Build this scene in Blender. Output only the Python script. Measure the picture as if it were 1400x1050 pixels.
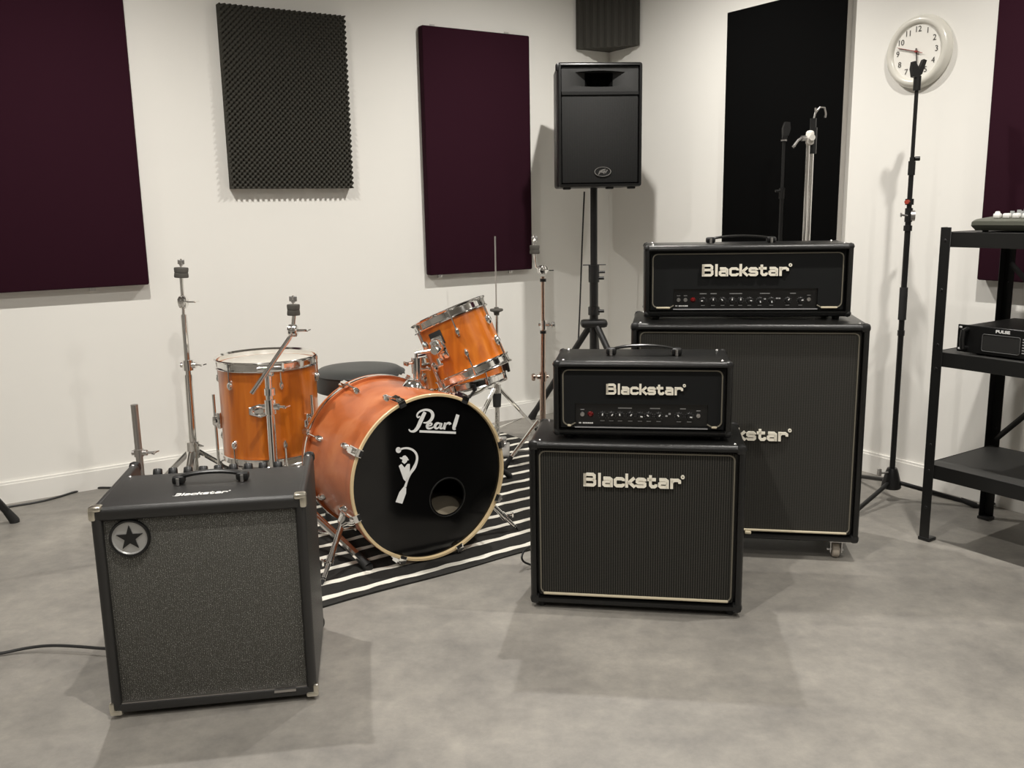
import bpy, bmesh, math, random
import numpy as np
from mathutils import Matrix, Vector
random.seed(4)
for _o in list(bpy.data.objects):
    bpy.data.objects.remove(_o, do_unlink=True)
SC = bpy.context.scene
COL = SC.collection
R = math.radians
PI = math.pi

# ------------------------------------------------------------------ camera
FPX, CX, CY = 1243.5, 700.0, 525.0          # focal length in pixels of the 1400 x 1050 photograph
PITCH, ROLL, CAMH = R(11.0), R(1.03), 1.15
V = lambda *a: np.array(a, float)
FWD = V(0, math.cos(PITCH), -math.sin(PITCH))
_r0 = V(1, 0, 0); _u0 = np.cross(_r0, FWD)
RIGHT = math.cos(ROLL) * _r0 - math.sin(ROLL) * _u0
UP = math.sin(ROLL) * _r0 + math.cos(ROLL) * _u0
CAM = V(0, 0, CAMH)
cam_data = bpy.data.cameras.new('camera')
cam_data.sensor_width = 36.0
cam_data.lens = FPX / 1400.0 * 36.0
cam_data.clip_start = 0.02
cam = bpy.data.objects.new('camera', cam_data)
COL.objects.link(cam)
cam.matrix_world = Matrix((( RIGHT[0], UP[0], -FWD[0], CAM[0]), (RIGHT[1], UP[1], -FWD[1], CAM[1]),
                           (RIGHT[2], UP[2], -FWD[2], CAM[2]), (0, 0, 0, 1)))
SC.camera = cam

# ------------------------------------------------------------------ world, lamps, exposure
SC.view_settings.view_transform = 'Standard'
SC.view_settings.look = 'None'
SC.view_settings.gamma = 1.0
SC.view_settings.use_curve_mapping = False
SC.view_settings.exposure = -0.23
world = bpy.data.worlds.new('world'); SC.world = world
world.use_nodes = True
world.node_tree.nodes['Background'].inputs[0].default_value = (0.9, 0.85, 0.78, 1)
world.node_tree.nodes['Background'].inputs[1].default_value = 0.02
AZ = R(57.0)                                 # direction in which the left wall runs
DL = V(math.sin(AZ), math.cos(AZ), 0)        # along the left wall, towards the corner
DR = V(math.cos(AZ), -math.sin(AZ), 0)       # along the right wall, away from the corner
NL = DR.copy(); NR = -DL
ZUP = V(0, 0, 1)
CEIL = 2.56
LAMP0 = V(-1.12, 2.73, CEIL - 0.022)
LAMP_W, LAMP_COL = 122.0, (1.0, 0.96, 0.90)
GRID = [(i, j) for i in (-1, 0, 1) for j in (0, 1, 2)]
LAMPS = [LAMP0 + DL * 1.85 * i + DR * 1.53 * j for i, j in GRID]
for (i, j), p in zip(GRID, LAMPS):
    # the rows next to a wall are swivelled towards it
    aim = V(0, 0, -1) - NL * (.13 if j == 0 else 0) - NR * (.06 if i == 1 else 0)
    ld = bpy.data.lights.new('downlight_beam', 'SPOT')
    ld.energy = LAMP_W * (.55 if i == -1 else 1.3 if i == 1 else 1.2) * (.75 if j == 2 else 1.0); ld.color = LAMP_COL
    ld.spot_size = R(150); ld.spot_blend = 1.0; ld.shadow_soft_size = 0.022
    lo = bpy.data.objects.new('downlight_beam', ld); COL.objects.link(lo)
    lo.location = p
    lo.rotation_euler = Vector(aim).to_track_quat('-Z', 'Y').to_euler()

# ------------------------------------------------------------------ pixels to places
def ray(x, y): return FWD + RIGHT * (x - CX) / FPX - UP * (y - CY) / FPX
def onplane(x, y, p, n):
    d = ray(x, y); return CAM + d * ((np.asarray(p) - CAM) @ n) / (d @ n)
def fl(x, y, z=0.0): return onplane(x, y, V(0, 0, z), ZUP)
def atY(x, y, Y): return onplane(x, y, V(0, Y, 0), V(0, 1, 0))
PL = fl(0, 689.7); PR = fl(1237, 658)
def wl(x, y, off=0.0): return onplane(x, y, PL + NL * off, NL)
def wr(x, y, off=0.0): return onplane(x, y, PR + NR * off, NR)
_st = np.linalg.solve(np.array([DL[:2], -DR[:2]]).T, (PR - PL)[:2])
K = PL + _st[0] * DL                         # foot of the corner of the room
sL = lambda p: float((p - K) @ DL)
sR = lambda p: float((p - K) @ DR)

# ------------------------------------------------------------------ materials
MATS = {}
def mat(name, col, rough=0.5, metal=0.0, spec=0.5, coat=0.0, emit=None, bump=None, var=None, sheen=0.0):
    """bump=(scale, strength, distance)  var=(scale, colour2, lo, hi)"""
    m = bpy.data.materials.new(name); m.use_nodes = True
    nt = m.node_tree; b = nt.nodes['Principled BSDF']
    b.inputs['Base Color'].default_value = (*col, 1)
    b.inputs['Roughness'].default_value = rough
    b.inputs['Metallic'].default_value = metal
    b.inputs['Specular IOR Level'].default_value = spec
    b.inputs['Coat Weight'].default_value = coat
    if coat: b.inputs['Coat Roughness'].default_value = 0.08
    if sheen: b.inputs['Sheen Weight'].default_value = sheen
    if emit:
        b.inputs['Emission Color'].default_value = (*emit[0], 1); b.inputs['Emission Strength'].default_value = emit[1]
    if var or bump:
        tc = nt.nodes.new('ShaderNodeTexCoord')
    if var:
        n = nt.nodes.new('ShaderNodeTexNoise'); n.inputs['Scale'].default_value = var[0]; n.inputs['Detail'].default_value = 6
        nt.links.new(tc.outputs['Object'], n.inputs['Vector'])
        mr = nt.nodes.new('ShaderNodeMapRange'); mr.inputs[1].default_value = var[2]; mr.inputs[2].default_value = var[3]
        nt.links.new(n.outputs['Fac'], mr.inputs[0])
        mx = nt.nodes.new('ShaderNodeMix'); mx.data_type = 'RGBA'
        mx.inputs[6].default_value = (*col, 1); mx.inputs[7].default_value = (*var[1], 1)
        nt.links.new(mr.outputs[0], mx.inputs[0]); nt.links.new(mx.outputs[2], b.inputs['Base Color'])
    if bump:
        n2 = nt.nodes.new('ShaderNodeTexNoise'); n2.inputs['Scale'].default_value = bump[0]; n2.inputs['Detail'].default_value = 3
        nt.links.new(tc.outputs['Object'], n2.inputs['Vector'])
        bp = nt.nodes.new('ShaderNodeBump'); bp.inputs['Strength'].default_value = bump[1]; bp.inputs['Distance'].default_value = bump[2]
        nt.links.new(n2.outputs['Fac'], bp.inputs['Height']); nt.links.new(bp.outputs[0], b.inputs['Normal'])
    MATS[name] = m
    return m

mat('wall', (0.85, 0.835, 0.788), 0.75, spec=0.2, var=(1.3, (0.83, 0.817, 0.772), 0.4, 0.75), bump=(220, 0.05, 0.002))
mat('baseboard', (0.84, 0.825, 0.78), 0.4)
mat('ceiling', (0.38, 0.37, 0.355), 0.8, spec=0.2)
mat('wall_grey', (0.38, 0.365, 0.34), 0.8, spec=0.2)
mat('lamp_ring', (0.8, 0.8, 0.8), 0.4)
mat('lamp_glass', (0.9, 0.9, 0.9), 0.3, emit=((1, .92, .8), 12.0))
mat('purple', (0.031, 0.0075, 0.0150), 0.9, spec=0.1, bump=(900, 0.35, 0.002), var=(500, (0.022, 0.005, 0.011), .35, .65))
mat('black_fabric', (0.0025, 0.0025, 0.0025), 0.9, spec=0.05, bump=(900, 0.3, 0.002))
mat('foam', (0.056, 0.054, 0.046), 0.95, spec=0.1, bump=(600, 0.3, 0.002))
mat('trap_foam', (0.070, 0.067, 0.059), 0.95, spec=0.1, bump=(500, 0.4, 0.002))
mat('tolex', (0.0065, 0.0065, 0.0062), 0.30, spec=0.45, bump=(1400, 0.35, 0.0008))
mat('tolex_grey', (0.014, 0.0135, 0.0128), 0.40, spec=0.65, bump=(1400, 0.35, 0.0008))
mat('black_plastic', (0.008, 0.008, 0.008), 0.38)
mat('black_metal', (0.007, 0.007, 0.007), 0.38, spec=0.45)
mat('rack_steel', (0.007, 0.007, 0.0065), 0.45)
mat('shelf_board', (0.026, 0.0255, 0.024), 0.55)
mat('rubber', (0.012, 0.012, 0.012), 0.7)
mat('felt', (0.10, 0.095, 0.085), 0.95, spec=0.1, bump=(700, .4, .002))
mat('chrome', (0.90, 0.89, 0.87), 0.10, metal=1.0)
mat('copper_chrome', (0.60, 0.47, 0.40), 0.2, metal=1.0)
mat('steel', (0.62, 0.61, 0.60), 0.3, metal=1.0)
mat('dull_steel', (0.52, 0.50, 0.48), 0.35, metal=1.0)
mat('nickel_corner', (0.72, 0.68, 0.58), 0.28, metal=1.0)
mat('cream', (0.62, 0.55, 0.40), 0.45)  # lit tone of the piping, painted on its bottom runs; also a small badge
mat('piping', (0.17, 0.155, 0.12), 0.5)  # same cream piping with shade put into the colour, for sides and top
mat('logo_cream', (0.93, 0.88, 0.75), 0.3)
mat('logo_white', (0.82, 0.82, 0.80), 0.4)
mat('label_grey', (0.33, 0.33, 0.33), 0.5)
mat('panel_black', (0.008, 0.008, 0.008), 0.3)
mat('head_cloth', (0.010, 0.0105, 0.0105), 0.85, spec=0.2, bump=(1500, .4, .001))
mat('red_lamp', (0.14, 0.006, 0.006), 0.15, coat=0.5)
mat('drum_white', (0.56, 0.53, 0.47), 0.45)
mat('drum_black', (0.003, 0.003, 0.003), 0.12, spec=0.5)
mat('maple', (0.70, 0.54, 0.31), 0.4, coat=0.3)
mat('pillow', (0.24, 0.205, 0.15), 0.9)
mat('throne', (0.030, 0.032, 0.031), 0.45, bump=(900, .2, .001))
mat('rug_black', (0.030, 0.029, 0.027), 0.95, spec=0.1, bump=(500, .6, .004), var=(60, (0.035, 0.034, 0.032), .4, .7))
mat('rug_white', (0.86, 0.83, 0.74), 0.95, spec=0.1, bump=(500, .6, .004))
mat('clock_white', (0.70, 0.68, 0.61), 0.3, coat=.3)
mat('clock_face', (0.86, 0.84, 0.78), 0.5)
mat('clock_ink', (0.05, 0.045, 0.04), 0.5)
mat('clock_red', (0.30, 0.05, 0.04), 0.5)
mat('mixer', (0.075, 0.078, 0.060), 0.45)
mat('mixer_knob', (0.85, 0.84, 0.80), 0.35)
mat('clear_plastic', (0.35, 0.36, 0.36), 0.15)
mat('glass_grey', (0.030, 0.030, 0.029), 0.2)
mat('badge_silver', (0.50, 0.50, 0.49), 0.35, metal=0.6)
mat('orange_knob', (0.35, 0.05, 0.03), 0.4)
mat('window_trim', (0.09, 0.09, 0.088), 0.4)
mat('horn_plastic', (0.016, 0.016, 0.0155), 0.5)
mat('wheel', (0.42, 0.37, 0.31), 0.5)
mat('white_plastic', (0.75, 0.72, 0.66), 0.35)
mat('cable', (0.010, 0.010, 0.010), 0.5)
mat('strap', (0.010, 0.010, 0.0095), 0.25, spec=.6)

def floor_mat():
    m = bpy.data.materials.new('floor_vinyl'); m.use_nodes = True
    nt = m.node_tree; b = nt.nodes['Principled BSDF']; L = nt.links.new
    tc = nt.nodes.new('ShaderNodeTexCoord')
    def noise(s, d, rough=.6):
        n = nt.nodes.new('ShaderNodeTexNoise'); n.inputs['Scale'].default_value = s; n.inputs['Detail'].default_value = d
        n.inputs['Roughness'].default_value = rough; L(tc.outputs['Object'], n.inputs['Vector']); return n
    n1 = noise(2.6, 10, .66); n2 = noise(17, 10, .78); n3 = noise(1.1, 3)
    r1 = nt.nodes.new('ShaderNodeValToRGB')
    r1.color_ramp.elements[0].position = .32; r1.color_ramp.elements[0].color = (0.150, 0.141, 0.127, 1)
    r1.color_ramp.elements[1].position = .70; r1.color_ramp.elements[1].color = (0.280, 0.262, 0.231, 1)
    L(n1.outputs['Fac'], r1.inputs[0])
    mx = nt.nodes.new('ShaderNodeMix'); mx.data_type = 'RGBA'; mx.blend_type = 'OVERLAY'; mx.inputs[0].default_value = .62
    r2 = nt.nodes.new('ShaderNodeValToRGB')
    r2.color_ramp.elements[0].position = .3; r2.color_ramp.elements[0].color = (.33, .33, .34, 1)
    r2.color_ramp.elements[1].position = .7; r2.color_ramp.elements[1].color = (.66, .65, .63, 1)
    L(n2.outputs['Fac'], r2.inputs[0])
    L(r1.outputs[0], mx.inputs[6]); L(r2.outputs[0], mx.inputs[7]); L(mx.outputs[2], b.inputs['Base Color'])
    mr = nt.nodes.new('ShaderNodeMapRange'); mr.inputs[3].default_value = .44; mr.inputs[4].default_value = .54
    L(n3.outputs['Fac'], mr.inputs[0]); L(mr.outputs[0], b.inputs['Roughness'])
    b.inputs['Specular IOR Level'].default_value = 1.0
    bp = nt.nodes.new('ShaderNodeBump'); bp.inputs['Strength'].default_value = .08; bp.inputs['Distance'].default_value = .002
    L(noise(120, 3).outputs['Fac'], bp.inputs['Height']); L(bp.outputs[0], b.inputs['Normal'])
    MATS['floor'] = m
floor_mat()

def weave_mat(name, c1, c2, period, rough=.75, sx=1.0, speck=None):
    """cloth whose threads alternate c1/c2 along local x (and finely along z)"""
    m = bpy.data.materials.new(name); m.use_nodes = True
    nt = m.node_tree; b = nt.nodes['Principled BSDF']; L = nt.links.new
    tc = nt.nodes.new('ShaderNodeTexCoord'); sp = nt.nodes.new('ShaderNodeSeparateXYZ'); L(tc.outputs['Object'], sp.inputs[0])
    def sine(out, per):
        mu = nt.nodes.new('ShaderNodeMath'); mu.operation = 'MULTIPLY'; mu.inputs[1].default_value = 2 * PI / per; L(out, mu.inputs[0])
        s = nt.nodes.new('ShaderNodeMath'); s.operation = 'SINE'; L(mu.outputs[0], s.inputs[0]); return s
    a = sine(sp.outputs['X'], period); c = sine(sp.outputs['Z'], period * .45)
    k = nt.nodes.new('ShaderNodeMath'); k.operation = 'MULTIPLY_ADD'; k.inputs[1].default_value = .42 * sx; k.inputs[2].default_value = .35; L(a.outputs[0], k.inputs[0])
    k2 = nt.nodes.new('ShaderNodeMath'); k2.operation = 'MULTIPLY_ADD'; k2.inputs[1].default_value = .12; L(c.outputs[0], k2.inputs[0]); L(k.outputs[0], k2.inputs[2])
    n = nt.nodes.new('ShaderNodeTexNoise'); n.inputs['Scale'].default_value = 350; L(tc.outputs['Object'], n.inputs['Vector'])
    k3 = nt.nodes.new('ShaderNodeMath'); k3.operation = 'MULTIPLY_ADD'; k3.inputs[1].default_value = .5; k3.use_clamp = True
    L(n.outputs['Fac'], k3.inputs[0]); 
    k4 = nt.nodes.new('ShaderNodeMath'); k4.operation = 'SUBTRACT'; k4.inputs[1].default_value = .25; L(k2.outputs[0], k4.inputs[0]); L(k4.outputs[0], k3.inputs[2])
    mx = nt.nodes.new('ShaderNodeMix'); mx.data_type = 'RGBA'; mx.inputs[6].default_value = (*c1, 1); mx.inputs[7].default_value = (*c2, 1)
    L(k3.outputs[0], mx.inputs[0])
    out = mx.outputs[2]
    b.inputs['Roughness'].default_value = rough; b.inputs['Specular IOR Level'].default_value = .25
    if speck:
        vn = nt.nodes.new('ShaderNodeTexNoise'); vn.inputs['Scale'].default_value = speck[0]; vn.inputs['Detail'].default_value = 1; L(tc.outputs['Object'], vn.inputs['Vector'])
        mr = nt.nodes.new('ShaderNodeMapRange'); mr.inputs[1].default_value = speck[1]; mr.inputs[2].default_value = speck[2]; L(vn.outputs['Fac'], mr.inputs[0])
        m2 = nt.nodes.new('ShaderNodeMix'); m2.data_type = 'RGBA'; m2.inputs[7].default_value = (*speck[3], 1)
        L(out, m2.inputs[6]); L(mr.outputs[0], m2.inputs[0]); out = m2.outputs[2]
        L(mr.outputs[0], b.inputs['Metallic'])
        mr3 = nt.nodes.new('ShaderNodeMapRange'); mr3.inputs[3].default_value = rough; mr3.inputs[4].default_value = .32; L(mr.outputs[0], mr3.inputs[0]); L(mr3.outputs[0], b.inputs['Roughness'])
    L(out, b.inputs['Base Color'])
    bp = nt.nodes.new('ShaderNodeBump'); bp.inputs['Strength'].default_value = .5; bp.inputs['Distance'].default_value = .001
    L(k3.outputs[0], bp.inputs['Height']); L(bp.outputs[0], b.inputs['Normal'])
    MATS[name] = m
weave_mat('grille_112', (0.008, 0.0077, 0.0068), (0.058, 0.055, 0.046), 0.0066)
weave_mat('grille_412', (0.022, 0.021, 0.0183), (0.062, 0.059, 0.051), 0.0075, sx=.5)
weave_mat('grille_bass', (0.050, 0.049, 0.043), (0.112, 0.109, 0.095), 0.005, rough=.55, sx=.5, speck=(620, .62, .70, (0.75, 0.75, 0.72)))
weave_mat('grille_pa', (0.009, 0.009, 0.0088), (0.024, 0.024, 0.023), 0.006, rough=.75, sx=.5)

def wood_mat(name, c1, c2, c3, grain=(26, 26, 3.0), rough=.3, coat=.6):
    m = bpy.data.materials.new(name); m.use_nodes = True
    nt = m.node_tree; b = nt.nodes['Principled BSDF']; L = nt.links.new
    tc = nt.nodes.new('ShaderNodeTexCoord'); mp = nt.nodes.new('ShaderNodeMapping'); mp.inputs['Scale'].default_value = grain
    L(tc.outputs['Object'], mp.inputs[0])
    n = nt.nodes.new('ShaderNodeTexNoise'); n.inputs['Scale'].default_value = 1.0; n.inputs['Detail'].default_value = 6; n.inputs['Distortion'].default_value = .6; L(mp.outputs[0], n.inputs['Vector'])
    r = nt.nodes.new('ShaderNodeValToRGB'); e = r.color_ramp.elements
    e[0].position = .3; e[0].color = (*c1, 1); e[1].position = .72; e[1].color = (*c3, 1)
    x = r.color_ramp.elements.new(.5); x.color = (*c2, 1)
    L(n.outputs['Fac'], r.inputs[0]); L(r.outputs[0], b.inputs['Base Color'])
    b.inputs['Roughness'].default_value = rough; b.inputs['Coat Weight'].default_value = coat; b.inputs['Coat Roughness'].default_value = .1
    MATS[name] = m
wood_mat('amber_lacquer', (0.40, 0.088, 0.0042), (0.52, 0.128, 0.0065), (0.64, 0.185, 0.014))
wood_mat('kick_lacquer', (0.35, 0.080, 0.016), (0.45, 0.116, 0.030), (0.54, 0.175, 0.062), grain=(9, 9, 9), rough=.42, coat=.25)

# ------------------------------------------------------------------ mesh building
def frame(o, z, x=None):
    """matrix with origin o and z axis along z"""
    z = Vector(z).normalized()
    x = Vector(x) if x is not None else (Vector((1, 0, 0)) if abs(z.x) < .9 else Vector((0, 1, 0)))
    x = (x - z * x.dot(z)).normalized(); y = z.cross(x)
    return Matrix(((x.x, y.x, z.x, o[0]), (x.y, y.y, z.y, o[1]), (x.z, y.z, z.z, o[2]), (0, 0, 0, 1)))

class MB:
    def __init__(s): s.v = []; s.f = []; s.M = Matrix.Identity(4)
    def add(s, vs, fs):
        n = len(s.v); M = s.M
        s.v += [tuple(M @ Vector(p)) for p in vs]
        s.f += [tuple(i + n for i in f) for f in fs]; return s
    def bm(s, bm_):
        bm_.verts.index_update()
        s.add([v.co[:] for v in bm_.verts], [[v.index for v in f.verts] for f in bm_.faces]); bm_.free(); return s
    def box(s, c, d):
        x, y, z = c; a, b, h = d[0] / 2, d[1] / 2, d[2] / 2
        return s.add([(x - a, y - b, z - h), (x + a, y - b, z - h), (x + a, y + b, z - h), (x - a, y + b, z - h),
                      (x - a, y - b, z + h), (x + a, y - b, z + h), (x + a, y + b, z + h), (x - a, y + b, z + h)],
                     [(0, 3, 2, 1), (4, 5, 6, 7), (0, 1, 5, 4), (1, 2, 6, 5), (2, 3, 7, 6), (3, 0, 4, 7)])
    def span(s, a, b): return s.box([(a[i] + b[i]) / 2 for i in range(3)], [abs(b[i] - a[i]) for i in range(3)])
    def rbox(s, c, d, r, seg=2):
        b = bmesh.new(); bmesh.ops.create_cube(b, size=1.0)
        for v in b.verts: v.co = Vector((c[0] + v.co.x * d[0], c[1] + v.co.y * d[1], c[2] + v.co.z * d[2]))
        bmesh.ops.bevel(b, geom=b.edges[:], offset=min(r, min(d) * .49), segments=seg, profile=.5, affect='EDGES')
        return s.bm(b)
    def rspan(s, a, b, r, seg=2): return s.rbox([(a[i] + b[i]) / 2 for i in range(3)], [abs(b[i] - a[i]) for i in range(3)], r, seg)
    def cyl(s, p0, p1, r0, r1=None, n=14, cap=True):
        r1 = r0 if r1 is None else r1
        p0 = Vector(p0); p1 = Vector(p1); F = frame(p0, p1 - p0); h = (p1 - p0).length
        vs = []; fs = []
        for k in range(n):
            a = 2 * PI * k / n; vs.append(F @ Vector((r0 * math.cos(a), r0 * math.sin(a), 0)))
        for k in range(n):
            a = 2 * PI * k / n; vs.append(F @ Vector((r1 * math.cos(a), r1 * math.sin(a), h)))
        fs = [(k, (k + 1) % n, n + (k + 1) % n, n + k) for k in range(n)]
        if cap: fs += [tuple(range(n - 1, -1, -1)), tuple(range(n, 2 * n))]
        return s.add([p[:] for p in vs], fs)
    def lathe(s, prof, n=32, closed=False, M=None):
        """prof: (radius, height) pairs turned round the z axis of M"""
        M = M or Matrix.Identity(4); vs = []; fs = []; m = len(prof)
        for k in range(n):
            a = 2 * PI * k / n
            for r_, z in prof: vs.append((M @ Vector((r_ * math.cos(a), r_ * math.sin(a), z)))[:])
        for k in range(n):
            k2 = (k + 1) % n
            for i in range(m if closed else m - 1):
                j = (i + 1) % m
                q = [k * m + i, k2 * m + i, k2 * m + j, k * m + j]
                if prof[i][0] < 1e-7: q = [k * m + i, k2 * m + j, k * m + j]
                elif prof[j][0] < 1e-7: q = [k * m + i, k2 * m + i, k * m + j]
                fs.append(tuple(q))
        return s.add(vs, fs)
    def tube(s, pts, r, n=8, closed=False, flat=1.0, up=None):
        pts = [Vector(p) for p in pts]; m = len(pts)
        rr = list(r) if hasattr(r, '__len__') else [r] * m
        vs = []; fs = []; x = None
        for i, p in enumerate(pts):
            if closed: t = pts[(i + 1) % m] - pts[i - 1]
            else: t = pts[min(i + 1, m - 1)] - pts[max(i - 1, 0)]
            t.normalize()
            if up is not None: x = Vector(up)
            elif x is None: x = Vector((0, 0, 1)) if abs(t.z) < .9 else Vector((1, 0, 0))
            x = (x - t * x.dot(t)).normalized(); y = t.cross(x)
            for k in range(n):
                a = 2 * PI * (k + .5) / n
                vs.append((p + x * (rr[i] * math.cos(a) * flat) + y * (rr[i] * math.sin(a)))[:])
        for i in range(m if closed else m - 1):
            j = (i + 1) % m
            for k in range(n): fs.append((i * n + k, i * n + (k + 1) % n, j * n + (k + 1) % n, j * n + k))
        if not closed: fs += [tuple(range(n - 1, -1, -1)), tuple(range((m - 1) * n, m * n))]
        return s.add(vs, fs)
    def torus(s, c, axis, R_, r_, n=32, m=8):
        F = frame(c, axis)
        return s.lathe([(R_ + r_ * math.cos(2 * PI * k / m), r_ * math.sin(2 * PI * k / m)) for k in range(m)], n, True, F)
    def prism(s, poly, o, u, w, d):
        """flat outline poly (a, b) in the frame o, u, w, thickened by the vector d"""
        o, u, w, d = (Vector(q) for q in (o, u, w, d)); n = len(poly)
        a = [o + u * p[0] + w * p[1] for p in poly]
        return s.add([p[:] for p in a] + [(p + d)[:] for p in a],
                     [tuple(range(n - 1, -1, -1)), tuple(range(n, 2 * n))] + [(k, (k + 1) % n, n + (k + 1) % n, n + k) for k in range(n)])
    def ribbon(s, pts, w, P, Q=None, closed=False):
        """flat stroke through 2-D pts, width(s) w; P maps (a, b) to the front surface, Q to the back"""
        m = len(pts); ww = list(w) if hasattr(w, '__len__') else [w] * m
        A = []; B = []
        for i in range(m):
            p = pts[i]
            a = pts[i - 1] if (i > 0 or closed) else None; b = pts[(i + 1) % m] if (i < m - 1 or closed) else None
            d0 = d1 = None
            if a is not None: d0 = (np.subtract(p, a)) / (np.linalg.norm(np.subtract(p, a)) + 1e-9)
            if b is not None: d1 = (np.subtract(b, p)) / (np.linalg.norm(np.subtract(b, p)) + 1e-9)
            d0 = d1 if d0 is None else d0; d1 = d0 if d1 is None else d1
            t = d0 + d1; t = t / (np.linalg.norm(t) + 1e-9)
            nn = np.array([-t[1], t[0]]); c = max(.5, float(nn @ np.array([-d0[1], d0[0]])))
            h = ww[i] / 2 / c
            A.append((p[0] + nn[0] * h, p[1] + nn[1] * h)); B.append((p[0] - nn[0] * h, p[1] - nn[1] * h))
        vs = [tuple(P(*q)) for q in A] + [tuple(P(*q)) for q in B]
        fs = []
        rng = range(m if closed else m - 1)
        for i in rng: j = (i + 1) % m; fs.append((i, j, m + j, m + i))
        if Q is not None:
            vs += [tuple(Q(*q)) for q in A] + [tuple(Q(*q)) for q in B]
            for i in rng:
                j = (i + 1) % m
                fs += [(2 * m + i, 3 * m + i, 3 * m + j, 2 * m + j), (i, 2 * m + i, 2 * m + j, j), (m + i, m + j, 3 * m + j, 3 * m + i)]
            if not closed: fs += [(0, m, 3 * m, 2 * m), (m - 1, 3 * m - 1, 4 * m - 1, 2 * m - 1)]
        return s.add(vs, fs)
    def mesh(s, name, angle=38):
        me = bpy.data.meshes.new(name); me.from_pydata(s.v, [], s.f)
        b = bmesh.new(); b.from_mesh(me); bmesh.ops.delete(b, geom=[v for v in b.verts if not v.link_faces], context='VERTS'); bmesh.ops.remove_doubles(b, verts=b.verts[:], dist=1e-6); bmesh.ops.recalc_face_normals(b, faces=b.faces[:]); b.to_mesh(me); b.free()
        me.polygons.foreach_set('use_smooth', [True] * len(me.polygons))
        me.set_sharp_from_angle(angle=R(angle)); me.update()
        return me

def link_mesh(name, me, m, parent=None):
    o = bpy.data.objects.new(name, me); COL.objects.link(o)
    if m and not me.materials: me.materials.append(MATS[m] if isinstance(m, str) else m)
    if parent: o.parent = parent
    return o
def part(parent, name, mb, m, label=None, angle=38):
    o = link_mesh(name, mb.mesh(name, angle), m, parent)
    if label: o['label'] = label
    return o
def tag(o, label, cat, group=None):
    o['label'] = label; o['category'] = cat
    if group: o['group'] = group
    return o
def thing(name, label, cat, loc=(0, 0, 0), rz=0.0, group=None):
    o = bpy.data.objects.new(name, None); COL.objects.link(o)
    o.empty_display_size = .1; o.location = tuple(loc); o.rotation_euler = (0, 0, rz)
    return tag(o, label, cat, group)
def WMB(root):
    """mesh builder that takes world positions for a thing standing at root"""
    b = MB(); b.M = (Matrix.Translation(root.location) @ Matrix.Rotation(root.rotation_euler.z, 4, 'Z')).inverted(); return b
def struct(name, mb, m, parent=None):
    o = link_mesh(name, mb.mesh(name), m, parent)
    if not parent: o['kind'] = 'structure'
    return o
def text_mesh(body, size, depth=.0005, bold=0.0):
    cu = bpy.data.curves.new('lettering', 'FONT'); cu.body = body; cu.size = size; cu.extrude = depth; cu.align_x = 'CENTER'; cu.align_y = 'CENTER'
    cu.resolution_u = 3; cu.offset = bold
    o = bpy.data.objects.new('lettering', cu); COL.objects.link(o)
    dg = bpy.context.evaluated_depsgraph_get(); ev = o.evaluated_get(dg)
    me = bpy.data.meshes.new_from_object(ev)
    vs = [v.co[:] for v in me.vertices]; fs = [tuple(p.vertices) for p in me.polygons]
    bpy.data.objects.remove(o); bpy.data.curves.remove(cu); bpy.data.meshes.remove(me)
    return vs, fs

# ------------------------------------------------------------------ the room
LEN_L, LEN_R, TH = 5.7, 5.5, 0.10
def room_box(a0, a1, b0, b1, z0, z1):
    """box spanned along DL (a) and DR (b) from the corner"""
    mb = MB(); mb.M = Matrix(((DL[0], DR[0], 0, K[0]), (DL[1], DR[1], 0, K[1]), (0, 0, 1, 0), (0, 0, 0, 1)))
    return mb.span((a0, b0, z0), (a1, b1, z1))
struct('floor', room_box(-LEN_L - TH, TH, -TH, LEN_R + TH, -.1, 0), 'floor')
struct('ceiling', room_box(-LEN_L - TH, TH, -TH, LEN_R + TH, CEIL, CEIL + .1), 'ceiling')
struct('wall_left', room_box(-LEN_L - TH, TH, -TH, 0, 0, CEIL), 'wall')
struct('wall_right', room_box(0, TH, 0, LEN_R + TH, 0, CEIL), 'wall')
struct('wall_near', room_box(-LEN_L - TH, 0, LEN_R, LEN_R + TH, 0, CEIL), 'wall_grey')
struct('wall_far_left', room_box(-LEN_L - TH, -LEN_L, 0, LEN_R, 0, CEIL), 'wall_grey')
def baseboard(name, a0, a1, b0, b1, side):
    mb = room_box(a0, a1, b0, b1, 0, .080)
    t = .007
    if side == 'L': mb2 = room_box(a0, a1, 0, .012 - .004, .080, .090)
    else: mb2 = room_box(-.008, 0, b0, b1, .080, .090)
    mb.v += mb2.v; n = 8; mb.f += [tuple(i + n for i in f) for f in mb2.f]
    return struct(name, mb, 'baseboard')
baseboard('baseboard_left', -LEN_L, 0, 0, .012, 'L')
baseboard('baseboard_right', -.012, 0, .012, LEN_R, 'R')

for p in LAMPS:
    t = thing('downlight', 'round white recessed downlight set in the ceiling', 'ceiling light', (p[0], p[1], CEIL), 0, 'downlights in the ceiling grid')
    mb = MB(); mb.lathe([(.032, 0), (.048, 0), (.048, -.003), (.044, -.005), (.034, -.004)], 28, True); part(t, 'trim_ring', mb, 'lamp_ring')
    mb = MB(); mb.lathe([(0, -.0015), (.033, -.0015), (.033, 0)], 24); part(t, 'lens', mb, 'lamp_glass')

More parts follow.
